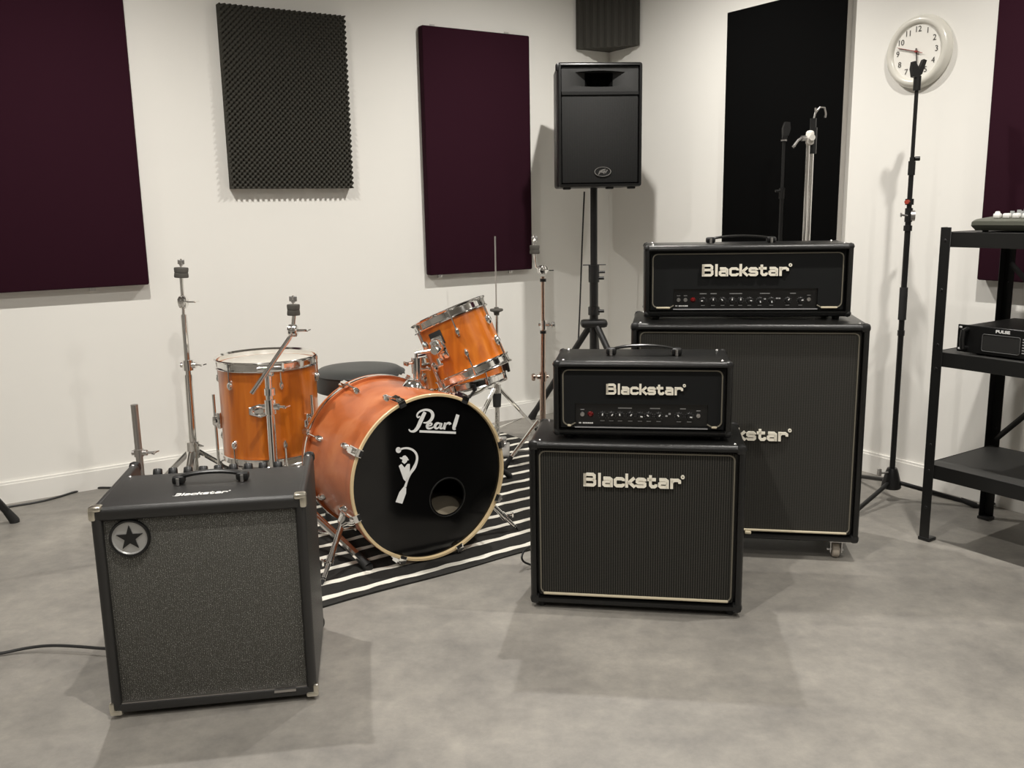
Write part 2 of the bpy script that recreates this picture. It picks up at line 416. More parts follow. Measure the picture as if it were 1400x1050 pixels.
# ------------------------------------------------------------------ wall panels
def wall_thing(name, label, cat, side, s, z, group=None):
    """empty on a wall: local x along the wall (to the picture's right), y into the wall, z up"""
    d, p0 = (DL, K) if side == 'L' else (DR, K)
    o = p0 + d * s + ZUP * z
    return thing(name, label, cat, o, math.atan2(d[1], d[0]), group)
mat('pale_edge', (0.42, 0.40, 0.37), 0.8)
def fabric_panel(label, side, s0, s1, z0, z1, m, th=.05, clips=True, edge=None):
    t = wall_thing('acoustic_panel', label, 'wall panel', side, (s0 + s1) / 2, z0)
    w, h = s1 - s0, z1 - z0
    mb = MB(); mb.rspan((-w / 2, -th, 0), (w / 2, -.003 if not edge else -th + .005, h), .007 if not edge else .002, 2)
    part(t, 'panel', mb, m)
    if edge:
        mb = MB(); mb.span((-w / 2 + .001, -th + .004, .001), (w / 2 - .001, -.002, h - .001)); part(t, 'backing', mb, edge, 'pale grey backing board')
    if clips:
        for fx in (.13, .82):
            for z_ in (0, h):
                sg = -1 if z_ == 0 else 1
                mb = MB(); x = (fx - .5) * w
                mb.span((x - .012, -.006, z_ - .004 * sg), (x + .012, -.0005, z_ + .016 * sg)); mb.cyl((x, -.010, z_ + .009 * sg), (x, -.005, z_ + .009 * sg), .004)
                part(t, 'clip', mb, 'steel')
    return t
TP = .05
zP = lambda x, y: wl(x, y, TP)[2]
s1 = sL(wl(187, 200, TP)); fabric_panel('big dark purple fabric panel at the far end of the wall behind the bass amp', 'L', s1 - 1.2, s1, zP(100, 395), zP(100, 395) + 1.2, 'purple')
s0 = sL(wl(576, 200, 0.0)); s1 = sL(wl(726, 200, TP))
fabric_panel('dark purple fabric panel between black foam and the speaker on its pole', 'L', s0, s1, zP(655, 372.5), zP(648, 41), 'purple')
zQ = lambda x, y: wr(x, y, TP)[2]
s0 = sR(wr(991, 150, .04)); s1 = sR(wr(1160, 150, 0.0))
fabric_panel('tall black fabric panel on the wall behind the chrome microphone stand', 'R', s0, s1, zQ(993, 17) - 1.2, zQ(993, 17), 'black_fabric', th=.04, clips=False, edge='pale_edge')
s0 = sR(wr(1350, 190, TP))
fabric_panel('dark purple fabric panel on the wall behind the black shelving rack', 'R', s0, s0 + .62, zQ(1340, 383), zQ(1340, 383) + 1.2, 'purple')

# egg-crate foam sheet
s0 = sL(wl(304, 130, 0.0)); s1 = sL(wl(478, 130, .055)); z0 = wl(398, 257.5, .05)[2]; z1 = wl(382, 12, .05)[2]
t = wall_thing('foam_sheet', 'charcoal egg-crate foam sheet between two purple panels', 'foam panel', 'L', (s0 + s1) / 2, z0)
w, h = s1 - s0, z1 - z0
nx, nz, sub = 48, 64, 4
mb = MB(); vs = []; fs = []
NX, NZ = nx * sub + 1, nz * sub + 1
for j in range(NZ):
    for i in range(NX):
        a, b_ = i / sub * PI, j / sub * PI
        hgt = .5 + .5 * (math.cos(a) * math.cos(b_))
        hgt = hgt ** .8
        vs.append((-w / 2 + w * i / (NX - 1), -.034 - .020 * hgt, h * j / (NZ - 1)))
for j in range(NZ - 1):
    for i in range(NX - 1):
        q = j * NX + i; fs.append((q, q + 1, q + NX + 1, q + NX))
nb = len(vs)
rim = [i for i in range(NX)] + [j * NX + NX - 1 for j in range(1, NZ)] + [(NZ - 1) * NX + i for i in range(NX - 2, -1, -1)] + [j * NX for j in range(NZ - 2, 0, -1)]
for q in rim: vs.append((vs[q][0], -.002, vs[q][2]))
m_ = len(rim)
for k in range(m_): fs.append((rim[k], nb + k, nb + (k + 1) % m_, rim[(k + 1) % m_]))
fs.append(tuple(nb + k for k in range(m_)))
mb.add(vs, fs); part(t, 'foam', mb, 'foam', angle=80)

# foam wedge in the corner
t = thing('bass_trap', 'charcoal foam wedge filling the upper corner of the room', 'foam wedge', K + ZUP * 1.96, 0)
mb = WMB(t)
a = K - DL * .225; b_ = K + DR * .255
zb = wl(793, 67, 0.02)[2]
prof = [K + NL * .002 + NR * .002, a + NL * .002]
nr = 18
for k in range(nr + 1):
    q = a + (b_ - a) * k / nr; o = (NL + NR) * (.006 if k % 2 else -.004)
    prof.append(q + o + (NL + NR) * .012)
prof.append(b_ + NR * .002)
vs = [(p[0], p[1], zb) for p in prof] + [(p[0], p[1], CEIL - .002) for p in prof]; n = len(prof)
mb.add(vs, [tuple(range(n)), tuple(range(n, 2 * n))] + [(k, (k + 1) % n, n + (k + 1) % n, n + k) for k in range(n)])
part(t, 'foam', mb, 'trap_foam', angle=15)

# ------------------------------------------------------------------ wall clock
c0 = (wr(1217, 70) + wr(1303, 70)) / 2
cz = (wr(1264, 24)[2] + wr(1257, 117)[2]) / 2
t = wall_thing('wall_clock', 'round white wall clock with black numerals above the microphone stand', 'clock', 'R', sR(c0), cz)
CR = .136
FC = frame((0, 0, 0), (0, -1, 0), (1, 0, 0))
mb = MB(); mb.lathe([(CR * .97, .001), (CR, .005), (CR * .99, .014), (CR * .95, .027), (CR * .88, .034), (CR * .81, .034), (CR * .76, .030), (CR * .73, .022)], 56, False, FC); part(t, 'rim', mb, 'clock_white')
mb = MB(); mb.lathe([(0, .0235), (CR * .74, .0235)], 56, False, FC); part(t, 'face', mb, 'clock_face')
for k in range(1, 13):
    a = k * PI / 6; vs, fs = text_mesh(str(k), .030, .0003)
    mb = MB(); mb.M = Matrix.Translation((math.sin(a) * CR * .60, -.0246, math.cos(a) * CR * .60)) @ Matrix.Rotation(PI / 2, 4, 'X'); mb.add(vs, fs)
    part(t, 'numeral', mb, 'clock_ink')
def hand(a, l, back, w_, y, m, name):
    mb = MB(); mb.M = Matrix.Rotation(a, 4, 'Y'); mb.prism([(-w_, -back), (w_, -back), (w_ * .6, l), (-w_ * .6, l)], (0, y, 0), (1, 0, 0), (0, 0, 1), (0, -.0012, 0)); part(t, name, mb, m)
hand(R(174), .054, .012, .0028, -.027, 'clock_ink', 'hour_hand')
hand(R(285), .080, .014, .0022, -.029, 'clock_ink', 'minute_hand')
hand(R(287), .086, .030, .0011, -.031, 'clock_red', 'second_hand')
mb = MB(); mb.cyl((0, -.024, 0), (0, -.034, 0), .0045); part(t, 'hub', mb, 'clock_red')

# ------------------------------------------------------------------ lettering strokes
GLYPH = {
 'B': (0.00, [[(.1, .1), (.1, .9), (.68, .9), (.80, .80), (.80, .63), (.70, .53), (.1, .53)], [(.66, .53), (.83, .43), (.83, .2), (.72, .1), (.1, .1)], [(.1, 0), (.1, 1)]]),
 'l': (1.07, [[(.1, 0), (.1, 1)]]),
 'a': (1.37, [[(.08, .64), (.52, .64), (.66, .54), (.66, .0)], [(.66, .41), (.2, .41), (.1, .33), (.1, .18), (.2, .1), (.66, .1)]]),
 'c': (2.20, [[(.70, .48), (.70, .54), (.58, .63), (.22, .63), (.1, .53), (.1, .2), (.22, .1), (.58, .1), (.70, .19), (.70, .25)]]),
 'k': (3.03, [[(.1, 0), (.1, 1)], [(.1, .36), (.24, .36), (.64, .71)], [(.26, .40), (.68, .03)]]),
 's': (3.77, [[(.66, .5), (.66, .55), (.56, .63), (.2, .63), (.1, .56), (.1, .44), (.2, .37), (.58, .37), (.67, .3), (.67, .17), (.58, .1), (.18, .1), (.08, .18), (.08, .22)]]),
 't': (4.55, [[(.27, .93), (.27, .22), (.38, .1), (.58, .1), (.66, .18), (.66, .27)], [(.04, .63), (.66, .63)]]),
 'A': (5.37, [[(.08, .64), (.52, .64), (.66, .54), (.66, .0)], [(.66, .41), (.2, .41), (.1, .33), (.1, .18), (.2, .1), (.66, .1)]]),
 'r': (6.23, [[(.1, 0), (.1, .73)], [(.1, .46), (.24, .62), (.54, .63), (.66, .55), (.66, .40)]]),
}
def blackstar(mb, o, u, w_, d, cap):
    """cabinet badge lettering; o lower left, u along, w_ up, d towards the reader (all per metre)"""
    o, u, w_, d = (np.array(q, float) for q in (o, u, w_, d))
    P = lambda a, b: o + (u * a + w_ * b) * cap + d
    Q = lambda a, b: o + (u * a + w_ * b) * cap
    for g, (x, st) in GLYPH.items():
        for l in st: mb.ribbon([(x + p[0], p[1]) for p in l], .2, P, Q)
    ring = [(7.10 + .10 * math.cos(2 * PI * k / 12), .88 + .10 * math.sin(2 * PI * k / 12)) for k in range(12)]
    mb.ribbon(ring, .075, P, Q, closed=True)
    return mb

# ------------------------------------------------------------------ guitar amps
def shell_box(W, H, D, z0, border, depth, r=.014):
    """covered cabinet: rounded box with a recess in its front"""
    b = bmesh.new(); bmesh.ops.create_cube(b, size=1.0)
    for v in b.verts: v.co = Vector((v.co.x * W, D / 2 + v.co.y * D, z0 + H / 2 + v.co.z * H))
    b.faces.ensure_lookup_table()
    fr = min(b.faces, key=lambda f: f.calc_center_median().y)
    outer = set(b.edges)
    oe = b.edges[:]
    bmesh.ops.inset_individual(b, faces=[fr], thickness=border)
    ex = bmesh.ops.extrude_discrete_faces(b, faces=[fr])
    for f in ex['faces']:
        for v in f.verts: v.co.y += depth
    lo = Vector((-W / 2, 0, z0)); hi = Vector((W / 2, D, z0 + H)); e_out = []
    def corner(v): return all(min(abs(v.co[i] - lo[i]), abs(v.co[i] - hi[i])) < 1e-5 for i in range(3))
    e_out = [e for e in b.edges if corner(e.verts[0]) and corner(e.verts[1])]
    bmesh.ops.bevel(b, geom=e_out, offset=r, segments=3, profile=.5, affect='EDGES')
    return MB().bm(b)
def rrect(x0, x1, z0, z1, r, n=4):
    pts = []
    for cx, cz, a0 in ((x1 - r, z1 - r, 0), (x0 + r, z1 - r, 90), (x0 + r, z0 + r, 180), (x1 - r, z0 + r, 270)):
        for k in range(n + 1):
            a = R(a0 + 90 * k / n); pts.append((cx + r * math.cos(a), cz + r * math.sin(a)))
    return pts
def corner_guards(t, W, H, D, z0, m='black_plastic', s=.028, e=.0016):
    for sx in (-1, 1):
        for y in (0, D):
            for z in (z0, z0 + H):
                x0 = sx * (W / 2 + e); x1 = sx * (W / 2 - s)
                y0 = -e if y == 0 else D + e; y1 = s if y == 0 else D - s
                za = z - e if z == z0 else z + e; zb_ = z + s if z == z0 else z - s
                mb = MB(); mb.rspan((min(x0, x1), min(y0, y1), min(za, zb_)), (max(x0, x1), max(y0, y1), max(za, zb_)), .011, 2)
                part(t, 'corner_guard', mb, m)
def screws(t, pts, m='steel'):
    for p in pts:
        mb = MB(); mb.lathe([(0, .003), (.003, .0024), (.0045, 0)], 12, False, Matrix.Translation(p)); part(t, 'screw', mb, m)
def strap_handle(t, x0, x1, y, z, rise, m='tolex', thick=.0075, cap='steel', width=1.7, endm=None):
    pts = []
    for k in range(15):
        u = k / 14; a = math.sin(PI * u)
        pts.append((x0 + (x1 - x0) * u, y, z + .014 + rise * a ** .6))
    mb = MB(); mb.tube(pts, thick, 8, flat=.6, up=(0, 0, 1)); h = part(t, 'handle', mb, m)
    for x in (x0, x1):
        mb = MB(); mb.rbox((x, y, z + .011), (.030, .028, .020), .006); mb.cyl((x, y - .012, z + .012), (x, y - .017, z + .012), .006)
        link_mesh('handle_cap', mb.mesh('handle_cap'), endm or 'black_plastic', h)
        mb = MB(); mb.cyl((x, y - .018, z + .001), (x, y - .018, z + .018), .004); link_mesh('handle_bolt', mb.mesh('handle_bolt'), cap, h)
def feet(t, W, D, h, inset=.05, r=.016):
    for sx in (-1, 1):
        for y in (inset, D - inset):
            mb = MB(); mb.cyl((sx * (W / 2 - inset), y, 0), (sx * (W / 2 - inset), y, h + .001), r * .85, r); part(t, 'rubber_foot', mb, 'rubber')

def speaker_cab(t, W, H, D, z0, border, grille, logo_x, logo_z, cap, clothdepth=.014):
    part(t, 'cabinet', shell_box(W, H, D, z0, border, .03), 'tolex')
    gx, g0, g1 = W / 2 - border + .001, z0 + border - .001, z0 + H - border + .001
    mb = MB(); mb.prism(rrect(-gx, gx, g0, g1, .008), (0, clothdepth, 0), (1, 0, 0), (0, 0, 1), (0, .012, 0)); g = part(t, 'grille_cloth', mb, grille)
    loop = [(p[0], clothdepth - .002, p[1]) for p in rrect(-gx + .005, gx - .005, g0 + .005, g1 - .005, .016, 5)]
    mb = MB(); mb.tube(loop, .0024, 6, closed=True, up=(0, -1, 0)); part(t, 'piping', mb, 'piping', 'thin cream piping in a painted shaded tone')
    mb = MB(); mb.rspan((-gx + .012, clothdepth - .007, g0 + .001), (gx - .012, clothdepth + .001, g0 + .0085), .003); part(t, 'bottom_piping', mb, 'cream', 'broad bottom piping in a painted lit tone')  # bottom run painted lighter, as if lit from above
    mb = MB(); blackstar(mb, (logo_x, clothdepth - .001, logo_z), (1, 0, 0), (0, 0, 1), (0, -.007, 0), cap); part(t, 'logo', mb, 'logo_cream', 'raised cream lettering Blackstar')
    corner_guards(t, W, H, D, z0)
    screws(t, [(sx * (W / 2 - .03), y, z0 + H) for sx in (-1, 1) for y in (.022, D - .022)])

# small stack: cabinet with one speaker, head on top
CW, CH, CD, CZ = .600, .487, .288, .014
t = thing('guitar_cabinet', 'small black guitar cabinet with ribbed grille, standing before the large cabinet', 'guitar cabinet', (.339, 2.437, 0), R(-9.1))
speaker_cab(t, CW, CH, CD, CZ, .026, 'grille_112', (.2575 - .5) * CW, CZ + .3585, .0388)
feet(t, CW, CD, CZ, .03, .014)

def amp_head(t, W, H, D, zf, border, logo, knobs, jacks, lamp, switches, ends, row, px0, px1, lab, tall=False):
    part(t, 'cabinet', shell_box(W, H, D, zf, border, .035, .013), 'tolex')
    X = lambda px: ((px - px0) / (px1 - px0) - .5) * W
    gx, g0, g1 = W / 2 - border + .001, zf + border - .001, zf + H - border + .001
    pa, pb = X(ends[0]), X(ends[1]); pt = zf + ends[2] * H; pbz = g0 + .004
    cd = .016
    # cloth panel with a cut-out for the controls
    mb = MB()
    mb.span((-gx, cd, pt), (gx, cd + .01, g1)); mb.span((-gx, cd, g0), (pa, cd + .01, pt)); mb.span((pb, cd, g0), (gx, cd + .01, pt)); mb.span((pa, cd, g0), (pb, cd + .01, pbz))
    part(t, 'front_cloth', mb, 'head_cloth')
    # piping: open loop that stops at the control panel
    r_ = rrect(-gx + .006, gx - .006, g0 + .007, g1 - .006, .016, 5)
    k0 = 12                                   # start at lower left
    lo_ = [(pa, g0 + .012), (pa - .012, g0 + .007)] + [p for p in r_[::-1] if 0]
    L_ = [(pa + .002, g0 + .014), (pa - .010, g0 + .007)]
    seq = r_[12:18][::-1] + r_[6:12][::-1] + r_[0:6][::-1] + r_[18:24][::-1]
    path = L_ + seq + [(pb + .010, g0 + .007), (pb - .002, g0 + .014)]
    mb = MB(); mb.tube([(p[0], cd - .001, p[1]) for p in path], .0022, 6, up=(0, -1, 0)); part(t, 'piping', mb, 'piping', 'thin cream piping in a painted shaded tone')
    for a, b2 in ((-gx + .018, pa - .010), (pb + .010, gx - .018)):
        mb = MB(); mb.rspan((a, cd - .006, g0 + .003), (b2, cd + .001, g0 + .0095), .0028); part(t, 'bottom_piping', mb, 'cream')  # bottom runs carry the painted lit tone of the piping
    mb = MB(); mb.span((pa, cd - .002, g0), (pb, cd + .002, g0 + .003)); part(t, 'panel_lip', mb, 'label_grey')
    # control panel
    mb = MB(); mb.span((pa, cd + .009, pbz), (pb, cd + .014, pt)); cp = part(t, 'control_panel', mb, 'panel_black')
    f = cd + .009
    zr = zf + row * H
    def sub(name, mb_, m): return link_mesh(name, mb_.mesh(name), m, cp)
    for k, (px, ang) in enumerate(knobs):
        x = X(px)
        mb = MB(); mb.lathe([(0, .012), (.0072, .012), (.0080, .010), (.0084, .003), (.0098, .002), (.0098, 0)], 18, False, frame((x, f, zr), (0, -1, 0))); kn = link_mesh('knob', mb.mesh('knob'), 'black_plastic', t)
        mb = MB(); mb.M = Matrix.Translation((x, f - .0122, zr)) @ Matrix.Rotation(R(ang), 4, 'Y'); mb.span((-.0015, -.0006, .001), (.0015, .0006, .0072)); link_mesh('pointer', mb.mesh('pointer'), 'logo_white', kn)
        mb = MB()
        for q in range(9):
            a = R(-135 + 270 * q / 8); c_ = (x + math.sin(a) * .0115, f - .0004, zr + math.cos(a) * .0115); mb.box(c_, (.001, .0006, .001))
        mb.box((x, f - .0004, zr - .0165), (.012, .0006, .0018))
        sub('scale_marks', mb, 'label_grey')
    for px in jacks:
        x = X(px); mb = MB(); mb.lathe([(0, .0015), (.0030, .0015), (.0032, .005), (.0056, .005), (.0068, .003), (.0068, 0)], 18, False, frame((x, f, zr + .002), (0, -1, 0)))
        link_mesh('jack_socket', mb.mesh('jack_socket'), 'steel', t)
        mb = MB(); mb.box((x, f - .0004, zr + .0155), (.011, .0006, .0018)); sub('scale_marks', mb, 'label_grey')
    for px, dz in switches:
        mb = MB(); mb.box((X(px), f - .002, zr + dz), (.006, .004, .004)); link_mesh('switch', mb.mesh('switch'), 'label_grey', t)
    x = X(lamp); mb = MB(); mb.lathe([(0, .010), (.004, .009), (.0065, .005), (.0075, .001), (.0085, 0)], 18, False, frame((x, f, zr + .002), (0, -1, 0))); link_mesh('pilot_lamp', mb.mesh('pilot_lamp'), 'red_lamp', t)
    for (a, b2, dz) in lab:                       # section headings printed on the panel
        mb = MB(); mb.span((X(a), f - .0006, zr + dz), (X(b2), f, zr + dz + .0028)); sub('scale_marks', mb, 'label_grey')
    # model name: a row of small letter-like marks too blurred to read
    mb = MB(); a = X(jacks[0]) - .010; x = a; random.seed(3)
    for k in range(11):
        wk = .0022 + .0012 * random.random()
        if k != 2: mb.span((x, f - .0006, pbz + .0055), (x + wk, f, pbz + .0095))
        x += wk + .0010
    sub('model_marks', mb, 'logo_white')
    mb = MB(); blackstar(mb, (X(logo[0]), cd - .001, zf + logo[1] * H), (1, 0, 0), (0, 0, 1), (0, -.007, 0), logo[2]); part(t, 'logo', mb, 'logo_cream', 'raised cream lettering Blackstar')
    corner_guards(t, W, H, D, zf, s=.022)
    screws(t, [(sx * (W / 2 - .028), y, zf + H) for sx in (-1, 1) for y in (.022, D - .022)])

HZ = CZ + CH
t = thing('amplifier_head', 'smaller black amplifier head resting on the small ribbed cabinet', 'amplifier', (.359, 2.470, HZ), R(-8.2))
q = lambda x: 780 + x / 7.0
amp_head(t, .494, .214, .235, .011, .022, (830, .555, .0303),
         [(q(312), 10), (q(400), 40), (q(485), -10), (q(585), 35), (q(680), 100), (q(765), -50), (q(860), 40), (q(1055), -35), (q(1155), 95)],
         [q(115), q(1240)], q(195), [(q(935), .000), (q(965), .006)], (786, 970, .425), .262, 756, 1002,
         [(q(465), q(600), .0195), (q(775), q(873), .0195), (q(1065), q(1120), .0195)])
strap_handle(t, -.088, .098, .115, .225, .014, m='strap')
feet(t, .494, .235, .011, .04, .013)

# large stack
BW, BH, BD, BZ = .733, .712, .350, .065
t = thing('guitar_cabinet', 'large black guitar cabinet on casters, carrying the wider amplifier head', 'guitar cabinet', (.746, 2.837, 0), R(-10))
speaker_cab(t, BW, BH, BD, BZ, .026, 'grille_412', (.298 - .5) * BW, BZ + .333, .0405)
mb = MB(); mb.rbox((.02, .006, BZ + .022), (.02, .012, .010), .003); part(t, 'badge', mb, 'cream')
for sx in (-1, 1):
    for y in (.045, BD - .045):
        x = sx * (BW / 2 - .062)
        mb = MB(); mb.rspan((x - .024, y - .024, BZ - .006), (x + .024, y + .024, BZ + .001), .002); mb.span((x - .019, y - .012, BZ - .045), (x - .016, y + .02, BZ - .005)); mb.span((x + .016, y - .012, BZ - .045), (x + .019, y + .02, BZ - .005))
        mb.cyl((x - .026, y + .006, .025), (x + .026, y + .006, .025), .0045)
        c_ = part(t, 'caster', mb, 'steel')
        mb = MB(); F = frame((x, y + .006, .025), (1, 0, 0)); mb.lathe([(.004, -.012), (.021, -.012), (.025, -.008), (.025, .008), (.021, .012), (.004, .012)], 24, False, F)
        link_mesh('wheel', mb.mesh('wheel'), 'wheel', c_)
t = thing('amplifier_head', 'wider black amplifier head resting on the large cabinet with casters', 'amplifier', (.761, 2.930, BZ + BH), R(-7.8))
q = lambda x: 910 + x / 6.364
amp_head(t, .656, .233, .245, .010, .024, (961.5, .565, .0390),
         [(q(345), -95), (q(435), -5), (q(520), -45), (q(602), 0), (q(677), 0), (q(757), 95), (q(848), 170), (q(950), 175), (q(1092), 35), (q(1205), 80)],
         [q(125), q(187), q(1275)], q(255), [(q(893), .004), (q(998), .006), (q(1020), .006)], (922, 1122, .39), .225, 880, 1167,
         [(q(315), q(375), .0205), (q(410), q(465), .0205), (q(580), q(692), .0205), (q(848), q(935), .0205), (q(1112), q(1162), .0205)])
strap_handle(t, -.110, .085, .10, .243, .010, m='strap')
feet(t, .656, .245, .010, .04, .013)

# ------------------------------------------------------------------ bass combo
AW, AH, AD, A0 = .468, .500, .385, .012
t = thing('bass_amplifier', 'grey-fronted bass combo with a star badge and chrome corners, before the drums', 'amplifier', (-.710, 1.960, 0), R(9.0))
zt = A0 + AH
mb = MB(); ck = .024
for sx in (-1, 1):
    mb.rspan((sx * (AW / 2 - ck) if sx < 0 else AW / 2 - ck, 0, A0) if sx > 0 else (-AW / 2, 0, A0), (AW / 2, AD, zt) if sx > 0 else (-AW / 2 + ck, AD, zt), .011, 3)
mb.rspan((-AW / 2 + .006, 0, zt - .034), (AW / 2 - .006, .262, zt), .012, 3)
mb.rspan((-AW / 2 + .006, 0, A0), (AW / 2 - .006, AD - .004, A0 + .024), .010, 2)
mb.prism([(.024, A0 + .012), (.024, zt - .012), (.258, zt - .012), (.262, zt - .030), (AD - .01, zt - .085), (AD - .01, A0 + .012)], (-AW / 2 + .012, 0, 0), (0, 1, 0), (0, 0, 1), (AW - .024, 0, 0))
part(t, 'cabinet', mb, 'tolex_grey')
mb = MB(); mb.rspan((-AW / 2 + .020, .013, A0 + .021), (AW / 2 - .020, .026, zt - .031), .003); part(t, 'grille_cloth', mb, 'grille_bass')
mb = MB(); mb.span((-AW / 2 + .024, .006, A0 + .0215), (AW / 2 - .024, .013, A0 + .0245)); part(t, 'bottom_piping', mb, 'dull_steel')
for sx in (-1, 1):
    for y in (0, AD):
        for top in (0, 1):
            e, s_ = .003, .026
            xa, xb = sx * (AW / 2 + e), sx * (AW / 2 - s_); ya, yb = ((-e, s_) if y == 0 else (AD - s_, AD + e)); za, zb_ = ((zt - s_, zt + e) if top else (A0 - e, A0 + s_))
            if y == 0:
                mb = MB(); mb.rspan((min(xa, xb), ya, za), (max(xa, xb), ya + .014, zb_ if not top else zb_), .0055, 2)
                if top:
                    mb = MB(); mb.rspan((min(xa, xb), -e, zt - .010), (max(xa, xb), .026, zt + e), .006, 2); mb.rspan((min(xa, xa - sx * .016), -e, zt - .030), (max(xa, xa - sx * .016), .014, zt - .002), .005, 2)
                else:
                    mb = MB(); mb.rspan((min(xa, xb), -e, A0 - e), (max(xa, xb), .02, A0 + .010), .005, 2); mb.rspan((min(xa, xa - sx * .012), -e, A0 + .004), (max(xa, xa - sx * .012), .012, A0 + .028), .004, 2)
            else:
                mb = MB(); mb.rspan((min(xa, xb), ya, za), (max(xa, xb), yb, zb_), .010, 2)
            part(t, 'corner_guard', mb, 'nickel_corner' if y == 0 else 'black_plastic')
# round star badge
bx = ((177 - 124) / 296 - .5) * AW - .006; bz = A0 + AH - .0775
FB = frame((bx, .014, bz), (0, -1, 0), (1, 0, 0))
mb = MB(); mb.lathe([(0, .002), (.0365, .002), (.0385, .008), (.0425, .009), (.0445, .005), (.0445, 0)], 48, False, FB); bd = part(t, 'badge', mb, 'black_plastic', 'round badge with a black star on silver')
mb = MB(); mb.lathe([(0, .0035), (.035, .0035), (.037, .0065), (.0385, .0065), (.0385, .002)], 48, False, FB); link_mesh('badge_disc', mb.mesh('badge_disc'), 'badge_silver', bd)
st = []
for k in range(10):
    a = PI / 2 + k * PI / 5; r_ = .030 if k % 2 == 0 else .0118
    st.append((r_ * math.cos(a), r_ * math.sin(a)))
mb = MB(); mb.prism(st, (bx, .0100, bz), (1, 0, 0), (0, 0, 1), (0, -.002, 0)); link_mesh('badge_star', mb.mesh('badge_star'), 'black_plastic', bd)
strap_handle(t, -.070, .078, .155, zt, .012, m='black_plastic', thick=.009)
mb = MB(); blackstar(mb, (-.066, .054, zt - .0005), (1, 0, 0), (.15, 1.15, 0), (0, 0, .0012), .0172); part(t, 'logo', mb, 'logo_white', 'white printed lettering Blackstar')
for k in range(9):
    x = -.150 + k * .0372
    y = .288; z = zt - .031
    mb = MB(); mb.lathe([(0, .034), (.0095, .034), (.0112, .032), (.0118, .022), (.0122, 0)], 18, False, frame((x, y, z), (0, .42, 1)))
    kn = part(t, 'knob', mb, 'black_plastic')
screws(t, [(-AW / 2 + .030, .245, zt), (AW / 2 - .030, .245, zt), (-AW / 2 + .012, .35, zt), (AW / 2 - .012, .35, zt)])
feet(t, AW, AD, A0, .05, .015)
mb = MB(); mb.box((.16, -.001, A0 + .020), (.05, .003, .006)); part(t, 'worn_edge', mb, 'dull_steel')

# ------------------------------------------------------------------ rug
RA = fl(443, 831); rd = fl(724, 754) - RA; rd /= np.linalg.norm(rd); rn = V(-rd[1], rd[0], 0)
t = thing('striped_rug', 'black flat-woven rug with thin white stripes under the drum kit', 'rug', RA, math.atan2(rd[1], rd[0]))
X0, X1, RN = -.06, 1.585, 1.43
mb = MB(); vs = []; fs = []
nx_, ny_ = 60, 50
def rugz(x, y): return .0055 + .0012 * math.sin(9 * x + 3 * y) * math.sin(7 * y + 1)
for j in range(ny_ + 1):
    for i in range(nx_ + 1):
        x, y = X0 + (X1 - X0) * i / nx_, RN * j / ny_; wob = .004 * math.sin(11 * x) if j in (0, ny_) else 0
        vs.append((x, y + wob, rugz(x, y)))
for j in range(ny_):
    for i in range(nx_):
        q = j * (nx_ + 1) + i; fs.append((q, q + 1, q + nx_ + 2, q + nx_ + 1))
n0 = len(vs); N1 = nx_ + 1
rim = list(range(N1)) + [j * N1 + nx_ for j in range(1, ny_ + 1)] + [ny_ * N1 + i for i in range(nx_ - 1, -1, -1)] + [j * N1 for j in range(ny_ - 1, 0, -1)]
for q in rim: vs.append((vs[q][0], vs[q][1], .0002))
for k in range(len(rim)): fs.append((rim[k], n0 + k, n0 + (k + 1) % len(rim), rim[(k + 1) % len(rim)]))
mb.add(vs, fs); part(t, 'weave', mb, 'rug_black', angle=60)
for k in range(14):
    yc = .047 + .1035 * k; mb = MB(); vs = []; fs = []; n_ = 90
    for i in range(n_ + 1):
        x = X0 + .002 + (X1 - X0 - .004) * i / n_
        wv = .0022 * math.sin(31 * x + k) + .0016 * math.sin(73 * x + 2.1 * k)
        hw = .0125 + .0012 * math.sin(57 * x + k * 1.7)
        for s_ in (-1, 1): vs.append((x, yc + wv + s_ * hw, rugz(x, yc) + .0008))
        for s_ in (-1, 1): vs.append((x, yc + wv + s_ * hw, .003))
    for i in range(n_):
        a = 4 * i; b2 = 4 * (i + 1)
        fs += [(a, a + 1, b2 + 1, b2), (a, b2, b2 + 2, a + 2), (a + 1, a + 3, b2 + 3, b2 + 1)]
    mb.add(vs, fs); part(t, 'stripe', mb, 'rug_white', angle=60)

